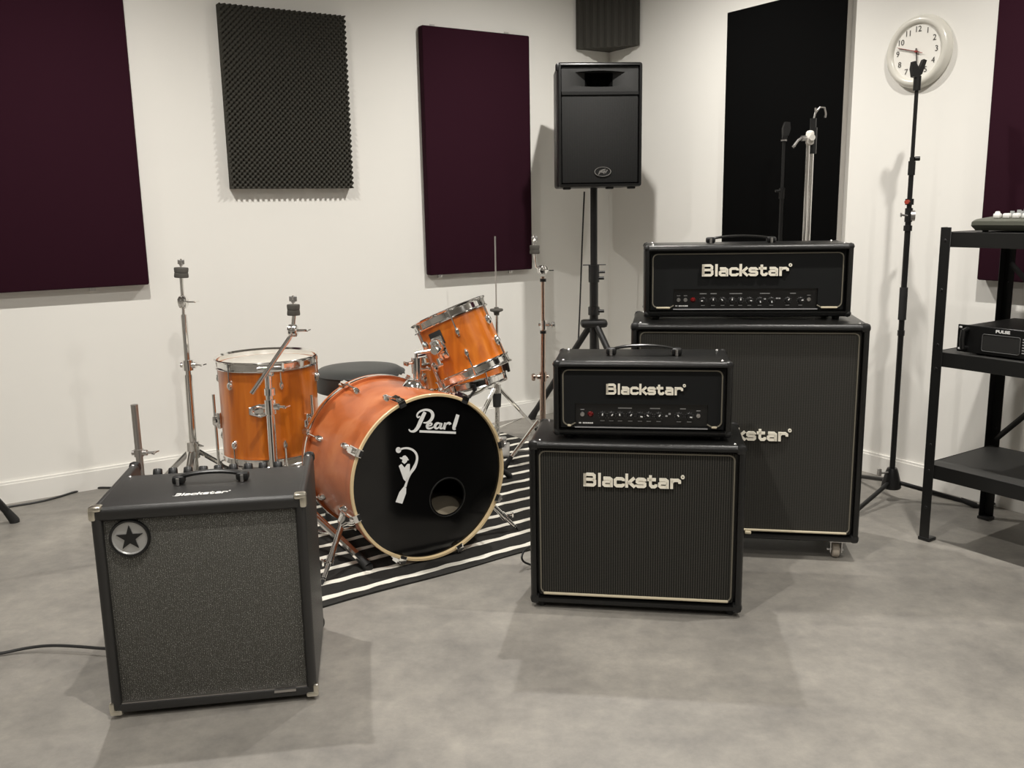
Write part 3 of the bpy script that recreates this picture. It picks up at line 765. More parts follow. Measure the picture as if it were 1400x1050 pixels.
# ------------------------------------------------------------------ drums
def hoop_profile(Rr, hgt=.034):
    return [(Rr + .001, 0), (Rr + .009, 0), (Rr + .010, .003), (Rr + .0045, .007), (Rr + .0045, hgt - .009), (Rr + .0085, hgt - .006), (Rr + .0125, hgt - .001), (Rr + .010, hgt + .002), (Rr + .002, hgt - .005), (Rr + .001, .004)]
def ring(mb, Rr, M, flip=False, hgt=.034):
    pr = hoop_profile(Rr, hgt)
    if flip: pr = [(a, -b) for a, b in pr]
    mb.lathe(pr, 56, True, M); return mb
def drum_shell(root, M, Rr, D, m, th=.007):
    mb = MB(); mb.lathe([(Rr, 0), (Rr, D), (Rr - th, D), (Rr - th, 0)], 64, True, M); return part(root, 'shell', mb, m)
def lug_at(mb, M, a, Rr, z, up, l=.036):
    """small oval lug on the shell at angle a, height z; up = +1 rod goes up"""
    c_ = Vector((math.cos(a), math.sin(a), 0)); tt = Vector((-math.sin(a), math.cos(a), 0)); zz = Vector((0, 0, 1))
    vs = []; fs = []; n = 10; lev = [(0.0, 1.0), (.010, .95), (.016, .62), (.018, 0.0)]
    F = M @ Matrix(((tt.x, zz.x, c_.x, c_.x * Rr), (tt.y, zz.y, c_.y, c_.y * Rr), (tt.z, zz.z, c_.z, z), (0, 0, 0, 1)))
    for d, s_ in lev:
        for k in range(n):
            b = 2 * PI * k / n; vs.append((F @ Vector((.010 * s_ * math.cos(b), l / 2 * s_ * math.sin(b), d - .001)))[:])
    for i in range(len(lev) - 1):
        for k in range(n): fs.append((i * n + k, i * n + (k + 1) % n, (i + 1) * n + (k + 1) % n, (i + 1) * n + k))
    mb.add(vs, fs)
def rod_at(mb, M, a, Rr, z0, z1, r=.003):
    x, y = math.cos(a) * Rr, math.sin(a) * Rr
    mb.cyl(M @ Vector((x, y, z0)), M @ Vector((x, y, z1)), r, n=8)
def small_drum(root, M, Rr, D, angs, wood, top_m='drum_white', lugpair=True):
    drum_shell(root, M, Rr, D, wood)
    for nm, z, fl_ in (('top_hoop', D - .012, False), ('bottom_hoop', .012, True)):
        mb = MB(); ring(mb, Rr, M @ Matrix.Translation((0, 0, z)), fl_); part(root, nm, mb, 'chrome')
    mb = MB(); mb.lathe([(0, D + .001), (Rr - .006, D + .001), (Rr + .002, D - .004)], 56, False, M); part(root, 'top_head', mb, top_m)
    mb = MB(); mb.lathe([(0, -.001), (Rr - .006, -.001), (Rr + .002, .004)], 56, False, M); part(root, 'bottom_head', mb, top_m)
    for a in angs:
        for z, up in (((D - .062), 1), (.062, -1)) if lugpair else ((D / 2, 0),):
            mb = MB(); lug_at(mb, M, a, Rr, z, up); lg = part(root, 'lug', mb, 'chrome')
            mb = MB()
            if up >= 0: rod_at(mb, M, a, Rr + .009, z, D + .006); mb.cyl(M @ Vector((math.cos(a) * (Rr + .009), math.sin(a) * (Rr + .009), D + .004)), M @ Vector((math.cos(a) * (Rr + .009), math.sin(a) * (Rr + .009), D + .018)), .0045, n=8)
            if up <= 0: rod_at(mb, M, a, Rr + .009, z, -.006); mb.cyl(M @ Vector((math.cos(a) * (Rr + .009), math.sin(a) * (Rr + .009), -.004)), M @ Vector((math.cos(a) * (Rr + .009), math.sin(a) * (Rr + .009), -.018)), .0045, n=8)
            link_mesh('tension_rod', mb.mesh('tension_rod'), 'chrome', lg)

# bass drum: local y runs from front to back
KR, KD, KZ = .270, .440, .287
KYAW = R(32.27)
kroot = thing('bass_drum', 'orange lacquered bass drum with a black front head, lying on the rug', 'drum', (-.269, 2.854, 0), KYAW)
HR = .280                                       # outer radius of the wooden hoops
MF = frame((0, 0, KZ), (0, 1, 0), (1, 0, 0))    # z of this frame runs to the back
mb = MB(); mb.lathe([(KR, .035), (KR, KD - .035), (KR - .009, KD - .035), (KR - .009, .035)], 96, True, MF); sh = part(kroot, 'shell', mb, 'kick_lacquer')
mb = MB(); mb.lathe([(HR, .002), (HR, .042), (HR - .0105, .042), (HR - .0105, .002), (HR - .009, 0), (HR - .0015, 0)], 96, True, MF); fh = part(kroot, 'front_hoop', mb, 'maple', 'pale maple front hoop')
mb = MB(); mb.lathe([(HR + .0006, .006), (HR + .0006, .042), (HR - .0005, .042), (HR - .0005, .006)], 96, True, MF); link_mesh('hoop_stain', mb.mesh('hoop_stain'), 'kick_lacquer', fh)
mb = MB(); mb.lathe([(HR, KD - .042), (HR, KD), (HR - .0105, KD), (HR - .0105, KD - .042)], 96, True, MF); rh = part(kroot, 'rear_hoop', mb, 'kick_lacquer')
mb = MB(); mb.lathe([(HR + .0006, KD - .030), (HR + .0016, KD - .026), (HR + .0016, KD - .014), (HR + .0006, KD - .010)], 96, True, MF); link_mesh('hoop_inlay', mb.mesh('hoop_inlay'), 'chrome', rh)
mb = MB(); mb.lathe([(0, KD - .02), (HR - .012, KD - .02)], 64, False, MF); part(kroot, 'rear_head', mb, 'drum_white')
# plane of the front head in the room, to place what is printed on it
HY = .012
Mk = Matrix.Translation(kroot.location) @ Matrix.Rotation(KYAW, 4, 'Z'); Mi = Mk.inverted()
kp = np.array(Mk @ Vector((0, HY, KZ))); kn_ = np.array((Mk.to_3x3() @ Vector((0, -1, 0))))
def khead(px, py, off=.0):
    p = onplane(px, py, kp, kn_); l = Mi @ Vector(p); return (l.x, HY - off, l.z)
zoomed = lambda a, b: (530 + a / 6.176, 550 + b / 6.176)
hc = khead(*zoomed(505, 800)); hr = .060
mb = MB(); vs = []; fs = []; n = 96; rr_ = HR - .0108
for k in range(n):
    a = 2 * PI * k / n; u = (math.cos(a), math.sin(a))
    ox, oz = hc[0], hc[2] - KZ
    bq = ox * u[0] + oz * u[1]; cq = ox * ox + oz * oz - rr_ * rr_; d = -bq + math.sqrt(bq * bq - cq)
    vs.append((ox + u[0] * hr, HY, KZ + oz + u[1] * hr)); vs.append((ox + u[0] * d, HY, KZ + oz + u[1] * d))
for k in range(n): k2 = (k + 1) % n; fs.append((2 * k, 2 * k + 1, 2 * k2 + 1, 2 * k2))
nv = len(vs); vs += [(x, y + .0012, z) for x, y, z in vs]
fs += [(nv + a, nv + d, nv + c, nv + b) for a, b, c, d in fs]
for k in range(n): k2 = (k + 1) % n; fs.append((2 * k, 2 * k2, nv + 2 * k2, nv + 2 * k))
mb.add(vs, fs); hd = part(kroot, 'front_head', mb, 'drum_black', 'glossy black front head with a round sound hole')
mb = MB(); mb.torus((hc[0], HY, hc[2]), (0, 1, 0), hr + .006, .0022, 48, 8); link_mesh('hole_ring', mb.mesh('hole_ring'), 'black_plastic', hd)
mb = MB()
S = lambda pts, w: mb.ribbon([zoomed(*p) for p in pts], [q / 6.176 for q in w], lambda a, b: khead(a, b, .0012), lambda a, b: khead(a, b, .0002))
def smooth(pts, w, it=2):
    for _ in range(it):
        a = [pts[0]]; b = [w[0]]
        for i in range(len(pts) - 1):
            p, q = np.array(pts[i], float), np.array(pts[i + 1], float)
            a += [tuple(p * .75 + q * .25), tuple(p * .25 + q * .75)]; b += [w[i] * .75 + w[i + 1] * .25, w[i] * .25 + w[i + 1] * .75]
        a.append(pts[-1]); b.append(w[-1]); pts, w = a, b
    return pts, w
for pts, w in (
    ([(178, 228), (190, 246), (225, 246), (255, 212), (283, 145), (315, 82)], [10, 14, 22, 30, 34, 26]),
    ([(272, 118), (252, 132), (244, 105), (272, 74), (322, 60), (366, 72), (384, 108), (368, 150), (332, 174), (300, 172)], [10, 12, 13, 14, 18, 24, 28, 24, 16, 8]),
    ([(326, 204), (368, 196), (374, 178), (350, 174), (330, 196), (336, 222), (366, 220), (388, 206)], [9, 10, 14, 16, 24, 18, 13, 8]),
    ([(446, 184), (424, 172), (402, 188), (397, 212), (412, 224), (434, 210), (446, 184)], [12, 16, 24, 22, 14, 10, 14]),
    ([(452, 174), (440, 212), (452, 224), (472, 210)], [22, 24, 14, 8]),
    ([(488, 172), (472, 228)], [20, 24]),
    ([(480, 200), (500, 178), (522, 172), (528, 188)], [10, 13, 20, 22]),
    ([(592, 104), (566, 190), (554, 226), (574, 226)], [28, 32, 24, 8])):
    S(*smooth(pts, w))
S([(268, 245), (575, 257)], [19, 19])
link_mesh('logo', mb.mesh('logo'), 'logo_white', hd)['label'] = 'white script lettering Pearl with an underline'
mb = MB()
S(*smooth([(95, 402), (135, 386), (185, 388), (228, 412), (250, 455), (244, 505), (222, 556), (192, 595), (166, 655), (146, 715)], [14, 15, 18, 19, 19, 20, 28, 20, 14, 20]))
P3 = lambda poly: mb.add([khead(*zoomed(*p), .0012) for p in poly] + [khead(*zoomed(*p), .0002) for p in poly],
     [tuple(range(len(poly))), tuple(range(2 * len(poly) - 1, len(poly) - 1, -1))] + [(k, (k + 1) % len(poly), len(poly) + (k + 1) % len(poly), len(poly) + k) for k in range(len(poly))])
P3([(90 + 23 * math.cos(k * PI / 8), 403 + 25 * math.sin(k * PI / 8)) for k in range(16)])
P3([(136, 712), (156, 722), (154, 768), (122, 856), (66, 842), (98, 758)])
P3([(100, 466), (122, 464), (130, 452), (148, 448), (164, 462), (178, 488), (164, 490), (160, 504), (140, 520), (120, 504), (124, 484), (106, 476)])
P3([(93, 538), (116, 520), (142, 552), (166, 520), (186, 520), (186, 588), (150, 668), (132, 648)])
link_mesh('printed_figure', mb.mesh('printed_figure'), 'logo_white', hd)['label'] = 'white printed mark of a figure under a curved line'
mb = MB(); mb.M = Matrix.Translation((hc[0] + .00, .145, KZ - .190)) @ Matrix.Diagonal((.15, .10, .085, 1)); b = bmesh.new(); bmesh.ops.create_uvsphere(b, u_segments=24, v_segments=14, radius=1); mb.bm(b); part(kroot, 'damping_pillow', mb, 'pillow')
mb = MB(); mb.lathe([(KR - .0095, .036), (KR - .0095, KD - .022)], 64, False, MF); mb.lathe([(0, KD - .0215), (KR - .012, KD - .0215)], 64, False, MF); part(kroot, 'inner_shade', mb, 'black_fabric')  # black inner skin added to darken the drum, standing in for shade inside
# claws and their rods
def claw(a, front):
    u = Vector((math.cos(a), 0, math.sin(a))); tt = Vector((-math.sin(a), 0, math.cos(a)))
    y0 = 0 if front else KD; sg = 1 if front else -1
    c0_ = Vector((0, 0, KZ))
    def B(mb_, r0, r1, ya, yb, w_):
        vs = [c0_ + u * r_ + tt * s_ + Vector((0, y0 + sg * y_, 0)) for r_ in (r0, r1) for y_ in (ya, yb) for s_ in (-w_, w_)]
        mb_.add([q[:] for q in vs], [(0, 1, 3, 2), (4, 6, 7, 5), (0, 4, 5, 1), (2, 3, 7, 6), (0, 2, 6, 4), (1, 5, 7, 3)])
    mb_ = MB(); B(mb_, HR + .001, HR + .009, -.004, .052, .0125); B(mb_, HR - .013, HR + .005, -.006, -.001, .0125); B(mb_, HR + .004, HR + .017, .012, .046, .008)
    cl = part(kroot, 'claw_hook', mb_, 'chrome')
    mb_ = MB(); B(mb_, HR - .014, HR - .004, -.0072, -.0055, .010); link_mesh('claw_pad', mb_.mesh('claw_pad'), 'rubber', cl)
    mb_ = MB(); p0 = c0_ + u * (HR + .012) + Vector((0, y0 - sg * .002, 0)); p1 = c0_ + u * (HR + .006) + Vector((0, y0 + sg * .105, 0)); mb_.cyl(p0, p1, .0032, n=8)
    link_mesh('tension_rod', mb_.mesh('tension_rod'), 'chrome', cl)
    mb_ = MB(); p = c0_ + u * (KR + .010) + Vector((0, y0 + sg * .115, 0))
    Fm = frame(p - u * .011, u, (0, 1, 0)); 
    vs = []; fs = []; lev = [(0, 1), (.010, .95), (.017, .6), (.019, 0)]; n_ = 10
    for d, s_ in lev:
        for k in range(n_):
            b_ = 2 * PI * k / n_; vs.append((Fm @ Vector((.024 * s_ * math.cos(b_), .011 * s_ * math.sin(b_), d)))[:])
    for i in range(3):
        for k in range(n_): fs.append((i * n_ + k, i * n_ + (k + 1) % n_, (i + 1) * n_ + (k + 1) % n_, (i + 1) * n_ + k))
    mb_.add(vs, fs); part(kroot, 'lug', mb_, 'chrome')
def kang(px, py):
    p = onplane(px, py, kp, kn_); l = Mi @ Vector(p); return math.atan2(l.z - KZ, l.x)
for px, py in ((546, 549), (484, 617), (486, 707), (548, 763), (627, 750), (680, 680), (686, 604), (634, 543)):
    a = kang(px, py); claw(a, True)
    claw(a + R(4), False)
# spurs
for sx, foot in ((-1, fl(440, 803)), (1, fl(708, 727))):
    fo = Mi @ Vector((foot[0], foot[1], .009)); a = R(-28) if sx > 0 else R(208)
    base = Vector((KR * math.cos(a), .13, KZ + KR * math.sin(a)))
    out = Vector((math.cos(a), 0, math.sin(a)))
    mb = MB(); mb.lathe([(.036, -.006), (.036, .008), (.028, .020), (.018, .034), (0, .036)], 20, False, frame(base, out)); 
    sp = part(kroot, 'spur_bracket', mb, 'chrome')
    mb = MB(); top = base + out * .028; d = fo - top
    mb.cyl(top - d.normalized() * .03, top + d * .62, .0095, n=12); mb.cyl(top + d * .55, top + d * .66, .0125, n=12); mb.cyl(top + d * .6, top + d * .93, .0070, n=10)
    spur = part(kroot, 'spur', mb, 'chrome')
    mb = MB(); mb.cyl(top + d * .90, fo, .008, .003, n=10); link_mesh('spur_tip', mb.mesh('spur_tip'), 'rubber', spur)
    mb = MB(); mb.cyl(top + d * .60, top + d * .60 + Vector((sx * .03, -.01, .0)), .004, n=8); mb.box((top + d * .60 + Vector((sx * .03, -.01, 0)))[:], (.006, .012, .02)); link_mesh('wing_screw', mb.mesh('wing_screw'), 'chrome', spur)
# tom holder on top of the bass drum
hp = Mi @ Vector(fl(566, 521, KZ + KR + .012))
hx, hy = hp.x, hp.y
mb = MB(); mb.lathe([(0, .030), (.020, .030), (.030, .024), (.042, .010), (.046, 0), (.046, -.012)], 28, False, Matrix.Translation((hx, hy, KZ + math.sqrt(max(KR * KR - hx * hx, 0)) - .004)) @ Matrix.Diagonal((1, .8, 1, 1))); part(kroot, 'holder_base', mb, 'chrome')
zbase = KZ + math.sqrt(KR * KR - hx * hx)

# rack tom
TY = 3.22
T1, T0 = atY(617, 438, TY + .012), atY(644.5, 501.5, TY - .012)
tr = .1315
TD = float(np.linalg.norm(T1 - T0)) + .024
ax = (T1 - T0) / np.linalg.norm(T1 - T0)
troot = thing('rack_tom', 'small amber tom drum tilted above the bass drum', 'drum', T0, 0)
MT = frame((0, 0, 0), ax, (1, 0, 0)); MT = MT @ Matrix.Translation((0, 0, -.012))
MTi = MT.inverted()
def tang(px, py):     # angle of a pixel on the tom's near side
    p = Vector(atY(px, py, TY - tr) - T0); l = MTi @ p; return math.atan2(l.y, l.x)
a0 = tang(622, 446)
small_drum(troot, MT, tr, TD, [a0 + k * PI / 3 for k in range(6)], 'amber_lacquer')
# bracket on the tom's near left and the L-arm down to the bass drum
a1 = tang(598, 474); c_ = MT @ Vector((math.cos(a1) * tr, math.sin(a1) * tr, TD * .56)); o_ = (MT.to_3x3() @ Vector((math.cos(a1), math.sin(a1), 0)))
Mw = Matrix.Translation(troot.location)
mb = MB(); mb.rbox((0, 0, 0), (.05, .07, .012), .005); bb = MB(); bb.M = frame(c_ + o_ * .004, o_, ax); bb.rbox((0, 0, 0), (.085, .044, .014), .006); bb.rbox((.012, 0, .018), (.044, .036, .030), .010, 3); bb.lathe([(0, .045), (.014, .045), (.019, .036), (.019, .010), (.024, .004)], 20); br = part(troot, 'mount_bracket', bb, 'chrome')
bb = MB(); bb.M = frame(c_ + o_ * .03, o_, ax); bb.cyl((-.03, .012, .0), (-.05, .012, 0), .006, n=8); bb.rbox((-.055, .012, 0), (.010, .026, .006), .002); link_mesh('wing_screw', bb.mesh('wing_screw'), 'chrome', br)
bb = MB(); bb.M = frame(c_ + o_ * .002, o_, ax); bb.rbox((.034, .0, 0), (.050, .050, .006), .002); link_mesh('rubber_pad', bb.mesh('rubber_pad'), 'rubber', br)
# the holder arm belongs to the bass drum
armtop = Mi @ (Mw @ (c_ + o_ * .036)); 
px_ = Vector((hx, hy, zbase))
post = Vector((hx + .012, hy, armtop.z - .03))
mb = MB(); mb.cyl(px_ + Vector((.012, 0, .02)), post, .0125, n=16); mb.cyl(px_ + Vector((.012, 0, .045)), px_ + Vector((.012, 0, .065)), .017, n=16); mb.cyl(post - Vector((0, 0, .03)), post + Vector((0, 0, .004)), .018, n=16); hpst = part(kroot, 'holder_post', mb, 'chrome')
mb = MB(); mb.tube([post + Vector((0, 0, -.01)), post + Vector((0, 0, .02)), post.lerp(armtop, .35) + Vector((0, 0, .012)), armtop], .0065, 10); part(kroot, 'tom_arm', mb, 'chrome')
mb = MB(); mb.cyl(post + Vector((-.01, 0, -.012)), post + Vector((-.036, 0, -.014)), .005, n=8); mb.rbox((post + Vector((-.040, 0, -.014)))[:], (.008, .03, .014), .003); link_mesh('wing_screw', mb.mesh('wing_screw'), 'copper_chrome', hpst)
mb = MB(); mb.cyl(px_ + Vector((.012, 0, .055)), px_ + Vector((.05, -.01, .058)), .005, n=8); mb.rbox((px_ + Vector((.052, -.01, .058)))[:], (.008, .026, .012), .003); link_mesh('wing_screw', mb.mesh('wing_screw'), 'chrome', hpst)

# floor tom
FR = .1785
froot = thing('floor_tom', 'deep amber floor tom on three chrome legs beside the bass drum', 'drum', (-.918, 3.368, 0), 0)
FTOP, FDEP = .600, .345
MFt = Matrix.Translation((0, 0, FTOP - FDEP))
small_drum(froot, MFt, FR, FDEP, [R(a) for a in (-121, -61, -1, 59, 119, 179)], 'amber_lacquer')
for a in (R(-166), R(-27), R(85)):
    c_ = Vector((math.cos(a), math.sin(a), 0)); x, y = c_.x * (FR + .022), c_.y * (FR + .022); zb_ = FTOP - FDEP * .62
    mb = MB(); Fm = frame((c_.x * (FR - .001), c_.y * (FR - .001), zb_), c_, (0, 0, 1)); mb.M = Fm; mb.rbox((0, 0, .008), (.062, .034, .016), .006); mb.rbox((0, 0, .020), (.036, .030, .026), .006)
    bk = part(froot, 'leg_bracket', mb, 'chrome')
    mb = MB(); tt = Vector((-math.sin(a), math.cos(a), 0)); p = Vector((x, y, zb_)); mb.cyl(p, p + tt * -.032, .005, n=8); mb.rbox((p + tt * -.036)[:], (.012, .012, .028), .003); link_mesh('wing_screw', mb.mesh('wing_screw'), 'chrome', bk)
    mb = MB(); mb.tube([(x, y, zb_ + .10), (x, y, .14), (x + c_.x * .045, y + c_.y * .045, .085), (x + c_.x * .045, y + c_.y * .045, .025)], .0055, 10); lg = part(froot, 'leg', mb, 'chrome')
    mb = MB(); mb.cyl((x + c_.x * .045, y + c_.y * .045, .0072), (x + c_.x * .045, y + c_.y * .045, .036), .013, .009, n=14); link_mesh('rubber_foot', mb.mesh('rubber_foot'), 'rubber', lg)
a = R(-86); c_ = Vector((math.cos(a), math.sin(a), 0))
mb = MB(); mb.M = frame((c_.x * FR, c_.y * FR, FTOP - .152), c_, (0, 0, 1)) @ Matrix.Diagonal((.75, 1.35, 1, 1)); mb.lathe([(0, .010), (.012, .010), (.016, .006), (.028, .004), (.034, 0)], 6); mb.lathe([(.012, .004), (.019, .010), (.022, .004)], 24, True); part(froot, 'mount_plate', mb, 'chrome', 'oval chrome mount plate')

# snare drum and its stand
SY = 3.62
sc_ = atY(630, 503, SY); srad = .165
sax = Vector((-.20, .10, 1)).normalized()
sroot = thing('snare_drum', 'shallow amber snare drum half hidden behind the tilted tom', 'drum', sc_ - np.array(sax) * .06, 0)
MS = frame((0, 0, 0), sax, (1, 0, 0))
small_drum(sroot, MS, srad, .12, [R(-100 + 45 * k) for k in range(8)], 'amber_lacquer', lugpair=False)
mb = MB(); a = R(-8); p = MS @ Vector((math.cos(a) * (srad + .004), math.sin(a) * (srad + .004), .05)); mb.M = frame(p, MS.to_3x3() @ Vector((math.cos(a), math.sin(a), 0)), sax); mb.rbox((0, 0, .008), (.075, .022, .018), .004); mb.rbox((-.02, 0, .020), (.05, .014, .012), .004); part(sroot, 'strainer', mb, 'black_metal')
def tripod(root, mbf, c, hub, feet_, r=.0075, m='chrome', foot_r=.013, double=False, brace=None):
    """three legs from the hub height down to the feet (world positions), each a part with a rubber foot"""
    for f in feet_:
        f = np.array(f, float); q_ = f - RA; a_, b_ = float(q_ @ rd), float(q_ @ rn)
        f[2] = .0072 if (X0 < a_ < X1 and 0 < b_ < RN) else 0.0
        top = np.array([c[0], c[1], hub]); d = f - top; hd_ = np.array([d[0], d[1], 0]); hd_ /= np.linalg.norm(hd_)
        st_ = top + hd_ * .018
        mb = WMB(root)
        if double:
            sd = np.array([-hd_[1], hd_[0], 0]) * .007
            for s_ in (-1, 1): mb.tube([st_ + sd * s_, f + sd * s_ * .5 + ZUP * .012], r * .62, 8)
        else: mb.tube([st_, f + ZUP * .012], r, 10)
        lg = part(root, 'leg', mb, m)
        mb = WMB(root); dn = (f - st_) / np.linalg.norm(f - st_)
        mb.tube([f - dn * .055 + ZUP * .012, f + ZUP * .008], [foot_r * .75, foot_r], 10); mb.lathe([(0, 0), (foot_r, 0), (foot_r, .012), (0, .016)], 12, False, Matrix.Translation(f))
        link_mesh('rubber_foot', mb.mesh('rubber_foot'), 'rubber', lg)
        if brace:
            mb = WMB(root); mid = st_ + (f - st_) * .62; mb.tube([np.array([c[0], c[1], brace]) + hd_ * .012, mid], .004, 8); part(root, 'brace', mb, m)
def ringpts(c, r, a0, z=0.0): return [np.array([c[0] + r * math.cos(R(a0 + 120 * k)), c[1] + r * math.sin(R(a0 + 120 * k)), z]) for k in range(3)]
sb = V(sc_[0] + .012, sc_[1] + .0, 0)
t = thing('snare_stand', 'low chrome stand holding the snare drum behind the tilted tom', 'drum stand', sb, 0)
mb = WMB(t); mb.cyl(sb + ZUP * .06, sb + ZUP * .22, .013); mb.cyl(sb + ZUP * .2, sb + ZUP * (sc_[2] - .125), .010); part(t, 'tube', mb, 'chrome')
mb = WMB(t); mb.cyl(sb + ZUP * .19, sb + ZUP * .235, .018); mb.cyl(sb + ZUP * .05, sb + ZUP * .075, .018); part(t, 'collar', mb, 'chrome')
bp_ = Vector(sb) + Vector((0, 0, sc_[2] - .125))
for k in range(3):
    a = R(-75 + 120 * k); dirv = frame((0, 0, 0), sax, (1, 0, 0)).to_3x3() @ Vector((math.cos(a), math.sin(a), 0))
    e = Vector(sroot.location) + dirv * (srad + .016) + Vector(sax) * -.024
    mb = WMB(t); mb.tube([bp_, bp_.lerp(e, .5) - Vector((0, 0, .012)), e, e + Vector(sax) * .022], .006, 8); bk = part(t, 'basket_arm', mb, 'black_metal' if k == 0 else 'chrome')
    mb = WMB(t); mb.tube([e + Vector(sax) * -.004, e + Vector(sax) * .020], .0085, 8); link_mesh('rubber_tip', mb.mesh('rubber_tip'), 'rubber', bk)
tripod(t, None, sb, .17, ringpts(sb, .23, 40, .006), double=True, brace=.07)

# drum throne
th_c = V(-.640, 3.76, 0)
t = thing('drum_throne', 'round black padded drum stool between floor tom and bass drum', 'stool', th_c, 0)
mb = MB(); mb.lathe([(0, .508), (.10, .507), (.165, .500), (.187, .486), (.190, .470), (.188, .425), (.182, .412), (.16, .408), (0, .408)], 56); part(t, 'seat', mb, 'throne')
mb = MB(); mb.torus((0, 0, .483), (0, 0, 1), .1885, .0028, 56, 6); part(t, 'seat_piping', mb, 'throne')
mb = MB(); mb.cyl((0, 0, .10), (0, 0, .30), .016); mb.cyl((0, 0, .28), (0, 0, .41), .0125); mb.cyl((0, 0, .27), (0, 0, .30), .022); part(t, 'post', mb, 'chrome')
tripod(t, None, th_c, .26, ringpts(th_c, .24, 20), double=True, brace=.12)

# ------------------------------------------------------------------ cymbal stands
def wing(mb, p, d, l=.034, w_=.022):
    p = Vector(p); d = Vector(d).normalized(); mb.cyl(p, p + d * l, .0042, n=8)
    F = frame(p + d * l, d); 
    for s_ in (-1, 1): mb.add([(F @ Vector(q)).to_tuple() for q in ((0, -.002, -.006), (s_ * w_ * .6, -.002, -.002), (s_ * w_, -.002, .010), (0, -.002, .006), (0, .002, -.006), (s_ * w_ * .6, .002, -.002), (s_ * w_, .002, .010), (0, .002, .006))],
                         [(0, 1, 2, 3), (4, 7, 6, 5), (0, 4, 5, 1), (1, 5, 6, 2), (2, 6, 7, 3), (3, 7, 4, 0)])
def felt_stack(root, p, ax_, h=.045, r=.022, stem=.05):
    """cymbal seat: washer, two felts, threaded stem and wing nut"""
    p = Vector(p); ax_ = Vector(ax_).normalized(); F = frame(p, ax_)
    mb = WMB(root); mb.M = mb.M @ F; mb.lathe([(0, 0), (r, 0), (r * 1.05, h * .12), (r, h * .46), (r * .92, h * .5), (r, h * .54), (r * 1.05, h * .88), (r, h), (0, h)], 20); part(root, 'felt', mb, 'felt')
    mb = WMB(root); mb.M = mb.M @ F; mb.cyl((0, 0, -.03), (0, 0, h + stem), .0038, n=8); st = part(root, 'stem', mb, 'chrome')
    mb = WMB(root); mb.M = mb.M @ F; mb.cyl((0, 0, h + stem * .2), (0, 0, h + stem * .55), .0065, n=10); mb.rbox((0, 0, h + stem * .62), (.026, .006, .018), .0025); link_mesh('wing_nut', mb.mesh('wing_nut'), 'steel', st)
def tilter(root, p, d=(1, 0, 0), r=.017):
    p = Vector(p); mb = WMB(root); F = frame(p - Vector(d) * .014, d); mb.M = mb.M @ F; mb.lathe([(0, 0), (r * .8, 0), (r, .004), (r, .011), (r * .8, .014), (r, .017), (r, .026), (r * .7, .030), (0, .030)], 20)
    tl = part(root, 'tilter', mb, 'chrome'); mb = WMB(root); wing(mb, p + Vector(d) * .012, d); link_mesh('wing_screw', mb.mesh('wing_screw'), 'chrome', tl); return tl
def clamp(root, p, r, d=(1, 0, 0), m='chrome', h=.034, knob=None):
    p = Vector(p); mb = WMB(root); mb.cyl(p - Vector((0, 0, h / 2)), p + Vector((0, 0, h / 2)), r, n=18); dd = Vector(d).normalized(); mb.cyl(p + dd * r * .6, p + dd * (r + .012), r * .62, n=12); mb.cyl(p - dd * r * .6, p - dd * (r + .007), r * .5, n=12)
    cl = part(root, 'clamp', mb, m)
    mb = WMB(root)
    if knob: mb.cyl(p + dd * (r + .008), p + dd * (r + .026), .0045, n=8); mb.lathe([(0, .0), (knob, 0), (knob * 1.05, .008), (knob * .8, .014), (0, .015)], 16, False, frame(p + dd * (r + .022), dd))
    else: wing(mb, p + dd * r, dd)
    link_mesh('wing_screw', mb.mesh('wing_screw'), m, cl)

# left: straight stand
CYL = 3.50
P = lambda x, y: atY(x, y, CYL)
base = P(266, 640); base = V(base[0], base[1], 0)
t = thing('cymbal_stand', 'straight chrome cymbal stand with a grey felt, left of the floor tom', 'cymbal stand', base, 0)
mb = WMB(t); mb.tube([base + ZUP * .10, P(257, 512)], .0160, 16); part(t, 'lower_tube', mb, 'chrome')
mb = WMB(t); mb.tube([P(257.5, 514), P(251, 430)], .0122, 16); part(t, 'upper_tube', mb, 'chrome')
clamp(t, P(257, 499), .0215, (1, -.1, .0), 'chrome', .040)
tilter(t, P(250, 413), (1, 0, 0), .025)
mb = WMB(t); mb.tube([P(251, 432), P(250, 413), P(248, 378)], .0068, 10); part(t, 'tilter_arm', mb, 'chrome')
felt_stack(t, P(248, 379.5), P(247, 340) - P(248, 380), .038, .0255, .034)
mb = WMB(t); mb.cyl(base + ZUP * .195, base + ZUP * .262, .026); part(t, 'collar', mb, 'chrome')
wq = WMB(t); wing(wq, base + ZUP * .23, (.6, -.3, .5)); part(t, 'wing_screw', wq, 'chrome')
tripod(t, None, base, .22, ringpts(base, .27, 35), r=.016, double=True, brace=.10)

# middle: boom stand, one leg in front of the bass drum
CYM = 3.04
P = lambda x, y: atY(x, y, CYM)
base = P(373.5, 632); base = V(base[0], base[1], 0)
t = thing('cymbal_stand', 'chrome boom cymbal stand standing in front of the floor tom', 'cymbal stand', base, 0)
mb = WMB(t); mb.tube([base + ZUP * .06, P(370, 568)], .0142, 16); part(t, 'lower_tube', mb, 'chrome')
mb = WMB(t); mb.tube([P(370, 570), P(366, 507)], .0118, 16); part(t, 'upper_tube', mb, 'chrome')
clamp(t, P(369.5, 556), .0185, (1, -.15, 0), 'chrome', .05); 
mb = WMB(t); mb.cyl(P(369, 540), P(368.6, 531), .0185); part(t, 'collar', mb, 'chrome')
jb = P(368, 506)
tilter(t, jb, (1, 0, 0), .022)
mb = WMB(t); mb.cyl(jb + V(-.034, -.01, .006), jb + V(.05, -.01, .010), .016, n=16); part(t, 'boom_clutch', mb, 'chrome')
